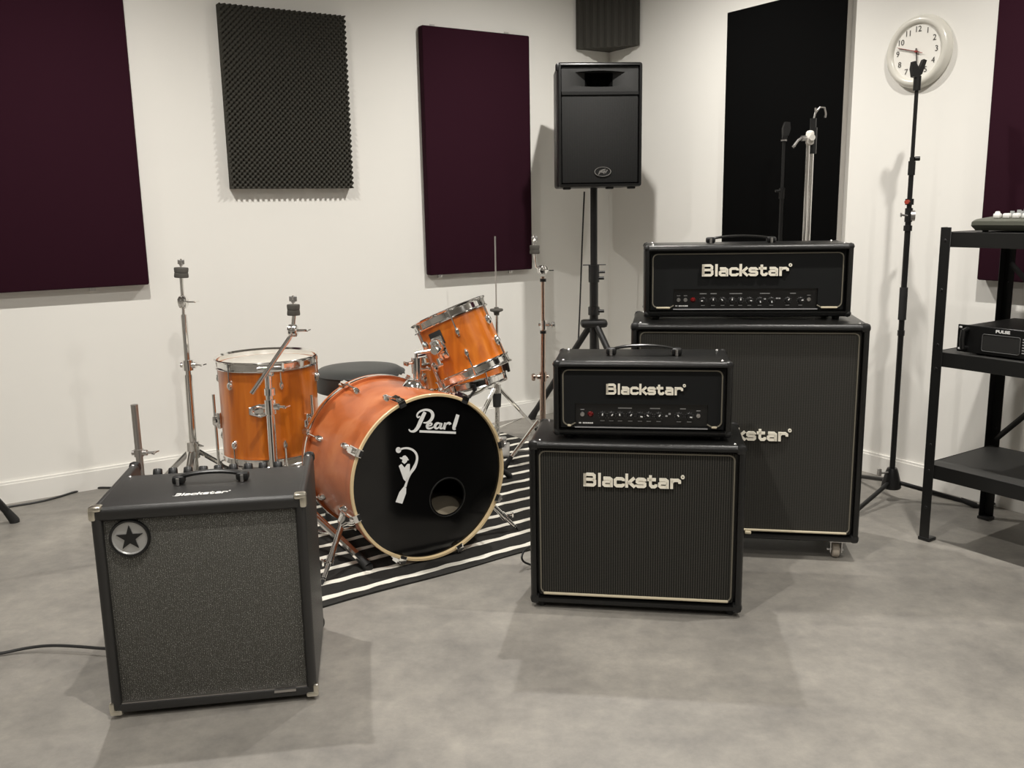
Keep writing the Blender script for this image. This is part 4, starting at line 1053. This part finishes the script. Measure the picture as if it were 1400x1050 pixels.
b0 = P(348, 535) + V(0, -.035, 0); b1 = P(396, 462)
b1 = atY(396, 462, CYM - .02)
mb = WMB(t); mb.tube([b0, b1], .0078, 10); part(t, 'boom_arm', mb, 'chrome')
tilter(t, atY(400, 452, CYM - .02), (1, 0, 0), .021)
mb = WMB(t); mb.tube([b1, atY(400, 455, CYM - .02), atY(402, 430, CYM - .02)], .0068, 10); part(t, 'tilter_arm', mb, 'chrome')
felt_stack(t, atY(401.5, 431, CYM - .02), atY(400.5, 405, CYM - .02) - atY(401.5, 431, CYM - .02), .036, .0205, .030)
fA = fl(503, 778, .006)
ft = [fA, base + V(-.30, -.10, 0), base + V(-.02, .30, .0)]
mb = WMB(t); mb.cyl(base + ZUP * .215, base + ZUP * .265, .020); part(t, 'collar', mb, 'chrome')
tripod(t, None, base, .235, ft, r=.017, foot_r=.017, double=True, brace=.08)

# right: straight stand behind the small stack
CYR = 3.93
P = lambda x, y: atY(x, y, CYR)
base = P(742, 590); base = V(base[0], base[1], 0)
t = thing('cymbal_stand', 'tall slim cymbal stand with coppery tubes, behind the small amplifier head', 'cymbal stand', base, 0)
mb = WMB(t); mb.tube([base + ZUP * .08, P(742, 520)], .0135, 14); part(t, 'lower_tube', mb, 'copper_chrome')
mb = WMB(t); mb.tube([P(742, 525), P(742.5, 452)], .0112, 14); part(t, 'middle_tube', mb, 'copper_chrome')
mb = WMB(t); mb.tube([P(742.5, 455), P(742, 378)], .0085, 14); part(t, 'upper_tube', mb, 'copper_chrome')
clamp(t, P(742.5, 515), .016, (-1, -.2, 0), 'copper_chrome', .04, .016)
clamp(t, P(743, 444), .014, (1, -.2, 0), 'chrome', .04, .013)
for y_ in (385, 456): 
    mb = WMB(t); mb.cyl(P(742.5, y_), P(742.5, y_ - 4), .0135); part(t, 'collar', mb, 'black_metal')
tilter(t, P(741.5, 369), (.5, -.86, 0), .020)
mb = WMB(t); mb.tube([P(741.5, 369), P(733, 365), P(731, 346)], .0055, 10); part(t, 'tilter_arm', mb, 'chrome')
felt_stack(t, P(731, 347), (0, 0, 1), .036, .0205, .045)
mb = WMB(t); mb.lathe([(0, -.010), (.007, -.007), (.010, 0), (.007, .007), (0, .010)], 14, False, Matrix.Translation(P(731, 329))); part(t, 'knob', mb, 'chrome')
f1 = fl(690, 643)
ft = [f1] + [V(base[0] + .27 * math.cos(R(a)), base[1] + .27 * math.sin(R(a)), 0) for a in (75, -40)]
tripod(t, None, base, .22, ft, r=.009, double=False, brace=.08)

# hi-hat stand
HYY = 4.33
P = lambda x, y: atY(x, y, HYY)
base = P(680, 600); base = V(base[0], base[1], 0)
t = thing('hi_hat_stand', 'chrome hi-hat stand with a long bare rod in front of the purple panel', 'hi-hat stand', base, 0)
mb = WMB(t); mb.tube([P(678.5, 425), P(677, 323)], .0038, 8); part(t, 'pull_rod', mb, 'steel')
mb = WMB(t); mb.lathe([(0, .014), (.010, .014), (.012, .008), (.030, .006), (.032, 0), (.030, -.004), (.014, -.010), (.012, -.024), (0, -.026)], 22, False, Matrix.Translation(P(678.8, 424))); part(t, 'cymbal_seat', mb, 'felt')
mb = WMB(t); mb.tube([P(679, 428), P(679, 540)], .0088, 12); part(t, 'upper_tube', mb, 'chrome')
mb = WMB(t); mb.tube([P(679, 525), base + ZUP * .05], .0125, 14); part(t, 'lower_tube', mb, 'chrome')
mb = WMB(t); mb.cyl(P(679, 525), P(679, 537), .021); part(t, 'collar', mb, 'chrome')
mb = WMB(t); mb.cyl(P(679.3, 538), P(679.5, 556), .022, .019); part(t, 'grip', mb, 'rubber')
wq = WMB(t); wing(wq, P(676, 531), (-1, -.1, 0)); part(t, 'wing_screw', wq, 'chrome')
hub = float(P(679, 531)[2])
ft = [fl(738, 594), V(base[0] - .17, base[1] - .20, 0), V(base[0] - .12, base[1] + .22, 0)]
tripod(t, None, base, hub, ft, r=.010, double=True, brace=.09)
mb = WMB(t); mb.rbox((base + V(.02, -.12, .012)).tolist(), (.08, .24, .012), .004); mb.rbox((base + V(.02, -.01, .03)).tolist(), (.05, .05, .03), .006); part(t, 'pedal', mb, 'steel')

# ------------------------------------------------------------------ short bare stand behind the bass combo
SYY = 2.95
P = lambda x, y: atY(x, y, SYY)
base = P(193, 650); base = V(base[0], base[1], 0)
t = thing('stand_stub', 'short bare grey stand tube with a collar, behind the bass combo', 'stand', base, 0)
mb = WMB(t); mb.tube([base + ZUP * .02, base + ZUP * float(P(195, 553)[2])], .0118, 14); part(t, 'tube', mb, 'dull_steel')
clamp(t, base + ZUP * float(P(194, 619)[2]), .0155, (1, 0, 0), 'dull_steel', .024)
tripod(t, None, base, .20, ringpts(base, .13, -30), m='dull_steel', r=.008)

# speaker tripod at the left edge: only the end of one leg shows
lf = fl(20, 714); hubp = V(lf[0] - .22, lf[1] - .32, 0)
t = thing('tripod_stand', 'black tripod stand by the baseboard left of the bass combo', 'stand', hubp, 0)
mb = WMB(t); mb.cyl(hubp + ZUP * .14, hubp + ZUP * 1.0, .0175); part(t, 'pole', mb, 'black_metal')
mb = WMB(t); mb.cyl(hubp + ZUP * .61, hubp + ZUP * .68, .034); mb.cyl(hubp + ZUP * .16, hubp + ZUP * .21, .030); part(t, 'collar', mb, 'black_plastic')
d0 = math.degrees(math.atan2(lf[1] - hubp[1], lf[0] - hubp[0])); rr0 = float(np.linalg.norm(lf - hubp))
tripod(t, None, hubp, .62, [hubp + rr0 * V(math.cos(R(d0)), math.sin(R(d0)), 0)] + [hubp + .36 * V(math.cos(R(d0 + s_)), math.sin(R(d0 + s_)), 0) for s_ in (-115, 115)], r=.014, m='black_metal', foot_r=.018)

# ------------------------------------------------------------------ loudspeaker on a pole
PW, PH, PD, PZ = .400, .564, .350, 1.237
pyaw = R(5)
prt = thing('loudspeaker', 'black loudspeaker with a horn slot on a tall pole in the corner', 'loudspeaker', (.435, 4.40, PZ), pyaw)
b = bmesh.new(); bmesh.ops.create_cube(b, size=1.0)
for v in b.verts:
    k = 1.0 if v.co.y < 0 else .86
    v.co = Vector((v.co.x * PW * k, PD / 2 + v.co.y * PD, PH / 2 + v.co.z * PH))
fr = min(b.faces, key=lambda f: f.calc_center_median().y)
bmesh.ops.inset_individual(b, faces=[fr], thickness=.020)
ex = bmesh.ops.extrude_discrete_faces(b, faces=[fr])
for f in ex['faces']:
    for v in f.verts: v.co.y += .10
corners = [e for e in b.edges if all((abs(v.co.z) < 1e-5 or abs(v.co.z - PH) < 1e-5) and (abs(v.co.y) < 1e-5 or abs(v.co.y - PD) < 1e-5) for v in e.verts)]
bmesh.ops.bevel(b, geom=corners, offset=.012, segments=3, profile=.5, affect='EDGES')
part(prt, 'cabinet', MB().bm(b), 'black_plastic')
ix = PW / 2 - .019; zs = PH * .765
mb = MB(); mb.rspan((-ix, .010, .019), (ix, .095, zs - .012), .004); gr = part(prt, 'grille', mb, 'grille_pa')
mb = MB(); mb.span((-ix, .004, zs - .012), (ix, .095, zs + .002)); part(prt, 'divider', mb, 'black_plastic')
# horn plate with a flared slot
mw, mh = .128, .040; zc = (zs + PH - .019) / 2 + .002
mb = MB(); zA, zB = zs, PH - .019
def loop(w_, h_, y, bow=0.0, n=8):
    pts = []
    for k in range(n): u = k / n; pts.append((-w_ + 2 * w_ * u, y, zc - h_ - bow * math.sin(PI * u)))
    pts += [(w_, y, zc - h_ + 2 * h_ * k / n) for k in range(n)]
    for k in range(n): u = k / n; pts.append((w_ - 2 * w_ * u, y, zc + h_ + bow * math.sin(PI * u)))
    pts += [(-w_, y, zc + h_ - 2 * h_ * k / n) for k in range(n)]
    return pts
Ls = [loop(ix, (zB - zA) / 2, .012), loop(.118, .030, .012, .007), loop(.066, .031, .045, .0), loop(.045, .027, .070), loop(.040, .024, .088), loop(.0005, .0005, .089)]
# outer loop must sit on the plate's rectangle
zm = (zA + zB) / 2; Ls[0] = [(x, y, z - zc + zm) for x, y, z in Ls[0]]
vs = [q for l in Ls for q in l]; n = len(Ls[0]); fs = []
for i in range(len(Ls) - 1):
    for k in range(n): fs.append((i * n + k, i * n + (k + 1) % n, (i + 1) * n + (k + 1) % n, (i + 1) * n + k))
mb.add(vs, fs[:2 * n]); hn = part(prt, 'horn', mb, 'horn_plastic')
mb = MB(); mb.add(vs, fs[2 * n:]); link_mesh('horn_throat', mb.mesh('horn_throat'), 'black_fabric', hn)  # throat coloured near black, shade of the deep recess put into the colour
# oval badge with a jagged mark
mb = MB(); FBx = frame((.012, .010, .070), (0, -1, 0), (1, 0, 0)) @ Matrix.Diagonal((1, .56, 1, 1))
mb.lathe([(0, .002), (.034, .002), (.036, .004), (.0395, .004), (.041, .001)], 40, False, FBx); bdg = part(gr, 'badge', mb, 'black_plastic', 'small oval badge with a silver mark')
mb = MB(); mb.lathe([(.0365, .0035), (.0365, .0055), (.0400, .0055), (.0400, .0035)], 40, True, FBx); bdg2 = mb
P2 = lambda a, b_: (.012 + a, .0055, .070 + b_); Q2 = lambda a, b_: (.012 + a, .0085, .070 + b_)
mb.ribbon([(-.020, -.013), (-.012, .002), (.004, .009), (.014, .012)], [.004, .007, .006, .003], P2, Q2)
mb.ribbon([(-.012, .000), (.002, -.002), (.010, .004)], [.007, .006, .006], P2, Q2)
mb.ribbon([(.002, -.002), (.006, -.008), (.012, .004), (.014, -.006), (.022, .008)], [.004, .003, .004, .003, .005], P2, Q2)
link_mesh('badge_mark', mb.mesh('badge_mark'), 'steel', gr)
for x in (-.155, .05, .155):
    mb = MB(); mb.rbox((x, .035, -.004), (.035, .035, .012), .004); part(prt, 'foot', mb, 'rubber')
mb = MB(); mb.rbox((-.198, .016, PH - .022), (.018, .030, .034), .006); part(prt, 'corner_cap', mb, 'black_plastic')
# pole and tripod
pc = atY(812, 440, 4.56); pc = V(pc[0], pc[1], 0); P = lambda x, y: atY(x, y, 4.56)
t = thing('speaker_stand', 'black tripod stand carrying the loudspeaker in the corner', 'stand', pc, 0)
mb = WMB(t); mb.cyl(pc + ZUP * float(P(812, 425)[2]), pc + ZUP * (PZ - .001), .0175); part(t, 'upper_pole', mb, 'black_metal')
mb = WMB(t); mb.cyl(pc + ZUP * .18, pc + ZUP * float(P(812, 366)[2]), .0215); part(t, 'lower_pole', mb, 'black_metal')
z_ = float(P(812, 372)[2]); mb = WMB(t); mb.cyl(pc + ZUP * (z_ - .05), pc + ZUP * (z_ + .035), .027); cl = part(t, 'clutch', mb, 'black_plastic')
mb = WMB(t); mb.cyl(pc + V(.02, -.005, z_), pc + V(.055, -.008, z_), .006); mb.cyl(pc + V(.02, -.005, z_ - .03), pc + V(.05, -.008, z_ - .03), .008); mb.cyl(pc + V(-.055, 0, z_ + .036), pc + V(.06, 0, z_ + .036), .0025); link_mesh('pin', mb.mesh('pin'), 'black_metal', cl)
z2 = float(P(812, 425)[2]); mb = WMB(t); mb.cyl(pc + ZUP * (z2 - .02), pc + ZUP * (z2 + .02), .029); mb.cyl(pc + V(.02, -.01, z2), pc + V(.05, -.015, z2), .008); part(t, 'locking_collar', mb, 'black_plastic')
z3 = float(P(812, 440)[2]); mb = WMB(t); mb.rbox((pc + ZUP * (z3 - .008)).tolist(), (.135, .075, .04), .016); part(t, 'leg_hub', mb, 'black_plastic')
f1 = fl(727, 573)
ft = [f1, pc + V(.25, -.34, 0), pc + V(.06, .22, 0)]
tripod(t, None, pc, z3 - .012, ft, r=.0165, m='black_metal', foot_r=.022)
for f in ft:
    mb = WMB(t); mid = np.array(f) * .5 + pc * .5; mb.tube([pc + ZUP * .20, V(mid[0], mid[1], z3 * .45)], .008, 8); part(t, 'brace', mb, 'black_metal')
mb = WMB(t); mb.cyl(pc + ZUP * .17, pc + ZUP * .23, .030); part(t, 'lower_hub', mb, 'black_plastic')

# ------------------------------------------------------------------ cables
def cable(label, pts, r=.0035, base=None):
    pts = [np.array(p, float) for p in pts]
    # smooth the path
    for _ in range(3):
        q = [pts[0]]
        for i in range(len(pts) - 1): q += [pts[i] * .75 + pts[i + 1] * .25, pts[i] * .25 + pts[i + 1] * .75]
        pts = q + [pts[-1]]
    o = link_mesh('cable', MB().mesh('x') if 0 else (lambda m_: m_)(MB().tube(pts, r, 7).mesh('cable')), 'cable')
    return tag(o, label, 'cable')
F_ = lambda x, y, z=.004: fl(x, y, z)
cable('thin black cable hanging from the loudspeaker down to the floor', [atY(799, 262, 4.62), atY(796, 330, 4.62), atY(793, 420, 4.64), atY(788, 520, 4.68), atY(782, 560, 4.72)], .004)
cable('black cable lying along the baseboard behind the bass combo', [F_(-60, 706), F_(10, 693), F_(50, 687), F_(75, 681), F_(110, 670), F_(130, 666.5), F_(160, 667), F_(200, 664)], .0045)
ac = Mi
cable('black power lead running from the bass combo across the bare floor', [F_(-60, 902), F_(0, 894, .006), F_(35, 886, .012), F_(70, 882, .02), F_(110, 884, .02), F_(142, 887, .02), F_(190, 887, .02)], .0042)
cable('black lead curling out behind the small ribbed cabinet', [F_(765, 735, .02), F_(730, 745, .06), F_(716, 752, .06), F_(712, 765, .04), F_(722, 772, .01), F_(750, 775, .01)], .0035)
cable('black cable on the floor under the shelving rack', [F_(1265, 673), F_(1300, 682), F_(1340, 693), F_(1362, 688, .01), F_(1385, 683, .015), F_(1410, 672, .02)], .004)

# ------------------------------------------------------------------ microphone stands
MYY = 3.40
P = lambda x, y: atY(x, y, MYY)
base = P(1219, 655); base = V(base[0], base[1], 0)
hz = lambda x, y: float(P(x, y)[2])
t = thing('microphone_stand', 'tall black microphone stand with an empty clip in front of the clock', 'microphone stand', base, 0)
col = lambda z: base + ZUP * z
mb = WMB(t); mb.cyl(col(.06), col(hz(1243, 290)), .0105); part(t, 'lower_tube', mb, 'black_metal')
mb = WMB(t); mb.cyl(col(hz(1243, 290)), col(hz(1250, 215)), .0088); part(t, 'middle_tube', mb, 'black_metal')
mb = WMB(t); mb.cyl(col(hz(1250, 215)), col(hz(1256, 118)), .0068); part(t, 'upper_tube', mb, 'black_metal')
mb = WMB(t); mb.cyl(col(hz(1237, 437)), col(hz(1239, 393)), .0145); part(t, 'grip', mb, 'rubber')
for y_, r_, h_ in ((455, .013, .02), (230, .0125, .05), (276, .015, .022), (312, .015, .02), (294, .0135, .05)):
    mb = WMB(t); z_ = hz(1243, y_); mb.cyl(col(z_ - h_ / 2), col(z_ + h_ / 2), r_); part(t, 'collar', mb, 'black_plastic')
z_ = hz(1250, 217); mb = WMB(t); mb.cyl(col(z_) + V(.008, -.004, 0), col(z_) + V(.024, -.008, 0), .008); part(t, 'knob', mb, 'black_plastic')
z_ = hz(1243, 276); mb = WMB(t); mb.cyl(col(z_) + V(-.008, -.008, 0), col(z_) + V(-.020, -.022, 0), .008); part(t, 'knob', mb, 'orange_knob', 'small red knob')
z_ = hz(1243, 295); mb = WMB(t); mb.cyl(col(z_) + V(.004, -.006, 0), col(z_) + V(.018, -.010, 0), .020); part(t, 'knob', mb, 'dull_steel')
mb = WMB(t); mb.cyl(col(z_) + V(-.008, -.008, 0), col(z_) + V(-.030, -.010, .004), .0035); mb.rbox((col(z_) + V(-.032, -.010, .004)).tolist(), (.006, .006, .016), .002); part(t, 'wing_screw', mb, 'steel')
# clip
zc_ = hz(1256, 112); mb = WMB(t); mb.cyl(col(zc_ - .03), col(zc_ + .02), .013); part(t, 'clip_socket', mb, 'black_plastic')
mb = WMB(t); top = col(zc_ + .02); mb.M = mb.M @ Matrix.Translation(top) @ Matrix.Rotation(R(-8), 4, 'Y')
mb.prism([(-.020, 0), (-.005, -.006), (.012, .004), (.032, .048), (.022, .054), (.004, .022), (-.008, .052), (-.016, .052), (-.022, .028)], (0, -.012, 0), (1, 0, 0), (0, 0, 1), (0, .024, 0)); part(t, 'microphone_clip', mb, 'black_plastic')
mb = WMB(t); mb.lathe([(0, .13), (.018, .13), (.022, .12), (.034, .075), (.037, .055), (.034, .050), (0, .050)], 24, False, Matrix.Translation(base)); part(t, 'base_hub', mb, 'black_metal')
mb = WMB(t); mb.cyl(col(.115) + V(-.02, -.01, 0), col(.115) + V(-.05, -.015, .0), .004); mb.rbox((col(.118) + V(-.056, -.015, 0)).tolist(), (.016, .012, .03), .003); part(t, 'wing_screw', mb, 'steel')
fr_ = fl(1335, 694)
d0 = math.degrees(math.atan2(fr_[1] - base[1], fr_[0] - base[0]))
tripod(t, None, base, .075, [base + .30 * V(math.cos(R(d0 + k)), math.sin(R(d0 + k)), 0) for k in (0, 118, 242)], r=.0085, m='black_metal', foot_r=.012)

P = lambda x, y: atY(x, y, 3.70)
base = P(1106, 300); base = V(base[0], base[1], 0)
t = thing('microphone_stand', 'chrome boom microphone stand with its arm folded down, before the black panel', 'microphone stand', base, 0)
zt_ = float(P(1107, 195)[2]); off = float(P(1101.5, 240)[0] - P(1108, 240)[0])
mb = WMB(t); mb.cyl(base + ZUP * .02, base + ZUP * zt_, .0078); part(t, 'tube', mb, 'chrome')
mb = WMB(t); mb.cyl(base + V(off - .002, -.015, .62), base + V(off - .002, -.015, zt_ + .01), .0078); part(t, 'boom_arm', mb, 'chrome')
zc_ = float(P(1103, 189)[2])
mb = WMB(t); mb.rbox((base + V(off * .9, -.020, zc_)).tolist(), (.030, .030, .056), .011, 3); mb.cyl(base + V(off * .8, -.03, zc_), base + V(off * .8, -.045, zc_), .012); cl = part(t, 'boom_clutch', mb, 'white_plastic', 'pale clutch')
mb = WMB(t); mb.cyl(base + V(off - .01, -.02, zc_), base + V(off - .032, -.025, zc_ - .002), .011); mb.tube([base + V(off - .03, -.025, zc_), base + V(off - .045, -.028, zc_ - .008), base + V(off - .062, -.03, zc_ - .030)], .005, 8); mb.lathe([(0, -.008), (.008, 0), (0, .008)], 10, False, Matrix.Translation(base + V(off - .063, -.03, zc_ - .032))); link_mesh('clutch_lever', mb.mesh('clutch_lever'), 'steel', cl)
mb = WMB(t); mb.cyl(base + V(.003, 0, zc_ - .06), base + V(.003, 0, zc_ + .04), .014); mb.cyl(base + V(0, 0, zc_ + .03), base + V(0, 0, zc_ + .075), .012); part(t, 'top_socket', mb, 'black_plastic')
mb = WMB(t); q = base + V(.002, 0, zc_ + .075); mb.tube([q, q + V(.004, 0, .02), q + V(.022, 0, .042), q + V(.040, 0, .040), q + V(.046, 0, .016), q + V(.044, 0, .002)], .0035, 8); mb.tube([q + V(.006, 0, .018), q + V(.004, 0, .040)], .0035, 8); part(t, 'clip_wire', mb, 'dull_steel')
mb = MB(); mb.lathe([(0, .022), (.03, .022), (.09, .012), (.105, .006), (.105, 0), (0, 0)], 40); part(t, 'round_base', mb, 'black_metal')

P = lambda x, y: atY(x, y, 4.02)
base = P(1068, 300); base = V(base[0], base[1], 0); hz = lambda y_: float(P(1068, y_)[2])
t = thing('microphone_stand', 'plain black microphone stand standing before the black panel', 'microphone stand', base, 0)
mb = WMB(t); mb.cyl(base + ZUP * .02, base + ZUP * hz(262), .0095); part(t, 'lower_tube', mb, 'black_metal')
mb = WMB(t); mb.cyl(base + ZUP * hz(264), base + ZUP * hz(192), .0075); part(t, 'upper_tube', mb, 'black_metal')
mb = WMB(t); mb.cyl(base + ZUP * hz(272), base + ZUP * hz(257), .0135); mb.cyl(base + V(-.01, -.005, hz(261)), base + V(-.032, -.008, hz(261)), .006); part(t, 'collar', mb, 'black_plastic')
mb = WMB(t); mb.cyl(base + ZUP * hz(193), base + ZUP * (hz(193) + .006), .014); part(t, 'top_ring', mb, 'steel')
mb = WMB(t); z_ = hz(192); mb.M = mb.M @ Matrix.Translation(base + ZUP * z_) @ Matrix.Rotation(R(6), 4, 'Y'); mb.rbox((0, 0, .018), (.022, .022, .03), .006); mb.prism([(-.010, .02), (.014, .02), (.018, .05), (.012, .076), (-.008, .076), (-.014, .05)], (0, -.012, 0), (1, 0, 0), (0, 0, 1), (0, .024, 0)); part(t, 'microphone_clip', mb, 'black_plastic')
mb = MB(); mb.lathe([(0, .022), (.03, .022), (.09, .012), (.105, .006), (.105, 0), (0, 0)], 40); part(t, 'round_base', mb, 'black_metal')

# ------------------------------------------------------------------ shelving rack
RF = fl(1256, 737)
rz_ = math.atan2(DR[1], DR[0])
RW, RDp, RH = .90, .40, 1.062
t = thing('shelving_rack', 'black steel shelving rack with three shelves by the right wall', 'shelves', RF, rz_)
pw, pt_ = .036, .0022
for x, sx in ((0, 1), (RW, -1)):
    for y, sy in ((0, 1), (RDp, -1)):
        mb = MB(); mb.rspan((min(x, x + sx * pw), min(y, y + sy * pt_), 0), (max(x, x + sx * pw), max(y, y + sy * pt_), RH), .0008, 1); mb.rspan((min(x, x + sx * pt_), min(y, y + sy * pw), 0), (max(x, x + sx * pt_), max(y, y + sy * pw), RH), .0008, 1)
        po = part(t, 'post', mb, 'rack_steel')
        mb = MB(); mb.rspan((min(x - sx * .003, x + sx * (pw + .004)), min(y - sy * .003, y + sy * (pw + .004)), 0), (max(x - sx * .003, x + sx * (pw + .004)), max(y - sy * .003, y + sy * (pw + .004)), .012), .003); link_mesh('post_foot', mb.mesh('post_foot'), 'black_plastic', po)
        for z_ in (.12, .25, .34, .60, .68, .86, 1.02):
            mb = MB(); mb.lathe([(0, .0016), (.004, .0012), (.0055, 0)], 10, False, frame((x + sx * .018, y - (0 if sy > 0 else 0) + (0 if sy > 0 else -pt_) , z_), (0, -1, 0))); link_mesh('rivet', mb.mesh('rivet'), 'black_metal', po)
for zt_ in (.272, .656, 1.046):
    mb = MB(); mb.rspan((.003, .003, zt_ - .008), (RW - .003, RDp - .003, zt_), .001, 1); sh = part(t, 'shelf_board', mb, 'shelf_board')
    mb = MB(); lip = .047
    mb.rspan((.004, .0025, zt_ - lip), (RW - .004, .006, zt_ + .001), .001, 1); mb.rspan((.004, RDp - .006, zt_ - lip), (RW - .004, RDp - .0025, zt_ + .001), .001, 1)
    mb.rspan((.0025, .006, zt_ - lip), (.006, RDp - .006, zt_ + .001), .001, 1); mb.rspan((RW - .006, .006, zt_ - lip), (RW - .0025, RDp - .006, zt_ + .001), .001, 1)
    part(t, 'shelf_frame', mb, 'rack_steel')
for za, zb_ in ((.93, .70), (.30, .56)):
    for x0_, x1_ in ((pw - .01, .26),):
        mb = MB(); mb.tube([(x0_, RDp - .012, za), (x1_, RDp - .012, za + (zb_ - za))], .010, 6, flat=.35, up=(0, 1, 0)); part(t, 'brace', mb, 'rack_steel')
RM = Matrix.Translation(t.location) @ Matrix.Rotation(rz_, 4, 'Z')
# power amplifier on the middle shelf
pa_o = RM @ Vector((.064, .035, .656))
t = thing('power_amplifier', 'black rack power amplifier with a grey window on the middle shelf', 'amplifier', pa_o, rz_)
mb = MB(); mb.rspan((.018, .003, .010), (.464, .300, .092), .002, 1); part(t, 'case', mb, 'black_metal')
mb = MB(); mb.rspan((0, -.003, .006), (.482, .003, .095), .002, 1); fp = part(t, 'front_panel', mb, 'panel_black')
for x in (.034, .448):
    mb = MB(); mb.tube([(x, -.003, .020), (x, -.028, .024), (x, -.032, .050), (x, -.028, .078), (x, -.003, .082)], .008, 8); part(t, 'handle', mb, 'black_metal')
for x in (.010, .472):
    for z_ in (.016, .086):
        mb = MB(); mb.rbox((x, -.003, z_), (.010, .003, .006), .0012); part(t, 'rack_screw', mb, 'logo_white')
mb = MB(); mb.rspan((.086, -.0045, .018), (.204, -.001, .070), .0015, 1); wd = part(t, 'window', mb, 'glass_grey')
mb = MB(); mb.tube([(p[0], -.0045, p[1]) for p in rrect(.085, .205, .017, .071, .006)], .0012, 6, closed=True, up=(0, -1, 0)); link_mesh('window_frame', mb.mesh('window_frame'), 'window_trim', wd)
vs, fs = text_mesh('PULSE', .0135, .0004, .0006); mb = MB(); mb.M = Matrix.Translation((.148, -.0035, .083)) @ Matrix.Rotation(PI / 2, 4, 'X') @ Matrix.Diagonal((1.25, .9, 1, 1)); mb.add(vs, fs); part(t, 'logo', mb, 'logo_white', 'white lettering PULSE')
mb = MB()
for k in range(6): mb.box((.2165, -.0035, .024 + .0085 * k), (.010, .001, .0032))
link_mesh('indicator_marks', mb.mesh('indicator_marks'), 'label_grey', fp)
for x in (.250, .330):
    mb = MB(); mb.lathe([(0, .014), (.013, .014), (.015, .011), (.016, .002), (.019, 0)], 24, False, frame((x, -.003, .056), (0, -1, 0))); kn = part(t, 'knob', mb, 'black_plastic')
    mb = MB(); mb.box((x + .004, -.0175, .060), (.008, .001, .0025)); link_mesh('pointer', mb.mesh('pointer'), 'logo_white', kn)
for x in (.06, .42):
    for y in (.03, .27):
        mb = MB(); mb.cyl((x, y, 0), (x, y, .011), .010); part(t, 'rubber_foot', mb, 'rubber')
# mixing desk on the top shelf
mx_o = RM @ Vector((.084, .03, 1.047))
t = thing('mixing_desk', 'olive-grey mixing desk with white fader caps on the top shelf', 'mixer', mx_o, rz_)
mb = MB(); mw_ = .42
prof_ = [(.010, .005), (-.006, .022), (-.004, .034), (.010, .040), (.30, .062), (.315, .055), (.315, .005)]
vs = []; 
for x, k in ((0, .010), (.010, 0), (mw_ - .010, 0), (mw_, .010)):
    for y, z_ in prof_: vs.append((x + (.006 if z_ < .01 else 0) * (1 if x < .2 else -1), y + (k * .4 if y < .1 else -k * .4), z_ - (k * .3 if z_ > .02 else 0)))
n = len(prof_); fs = [tuple(range(n)), tuple(range(3 * n, 4 * n))]
for i in range(3):
    for k in range(n): fs.append((i * n + k, i * n + (k + 1) % n, (i + 1) * n + (k + 1) % n, (i + 1) * n + k))
mb.add(vs, fs); part(t, 'body', mb, 'mixer')
for k in range(11):
    x = .062 + .030 * k; y = .035; z_ = .0415
    mb = MB(); mb.rbox((x, y, z_ + .008), (.021, .018, .016), .004); mb.rbox((x, y, z_ + .017), (.014, .010, .010), .003) if k == 0 else None; part(t, 'fader_cap', mb, 'mixer_knob')
    for j in range(4):
        mb = MB(); mb.lathe([(0, .016), (.006, .016), (.008, 0)], 12, False, Matrix.Translation((x, .12 + .04 * j, z_ + .006 + .003 * j))); part(t, 'knob', mb, 'mixer_knob' if j == 3 else 'clear_plastic')
mb = MB(); mb.prism([(.055, .046), (.10, .066), (.16, .070), (.16, .060), (.055, .042)], (.125, 0, 0), (0, 1, 0), (0, 0, 1), (.26, 0, 0)); part(t, 'clear_cover', mb, 'clear_plastic')
for x in (.03, .39):
    for y in (.03, .29):
        mb = MB(); mb.cyl((x, y, 0), (x, y, .006), .009); part(t, 'rubber_foot', mb, 'rubber')
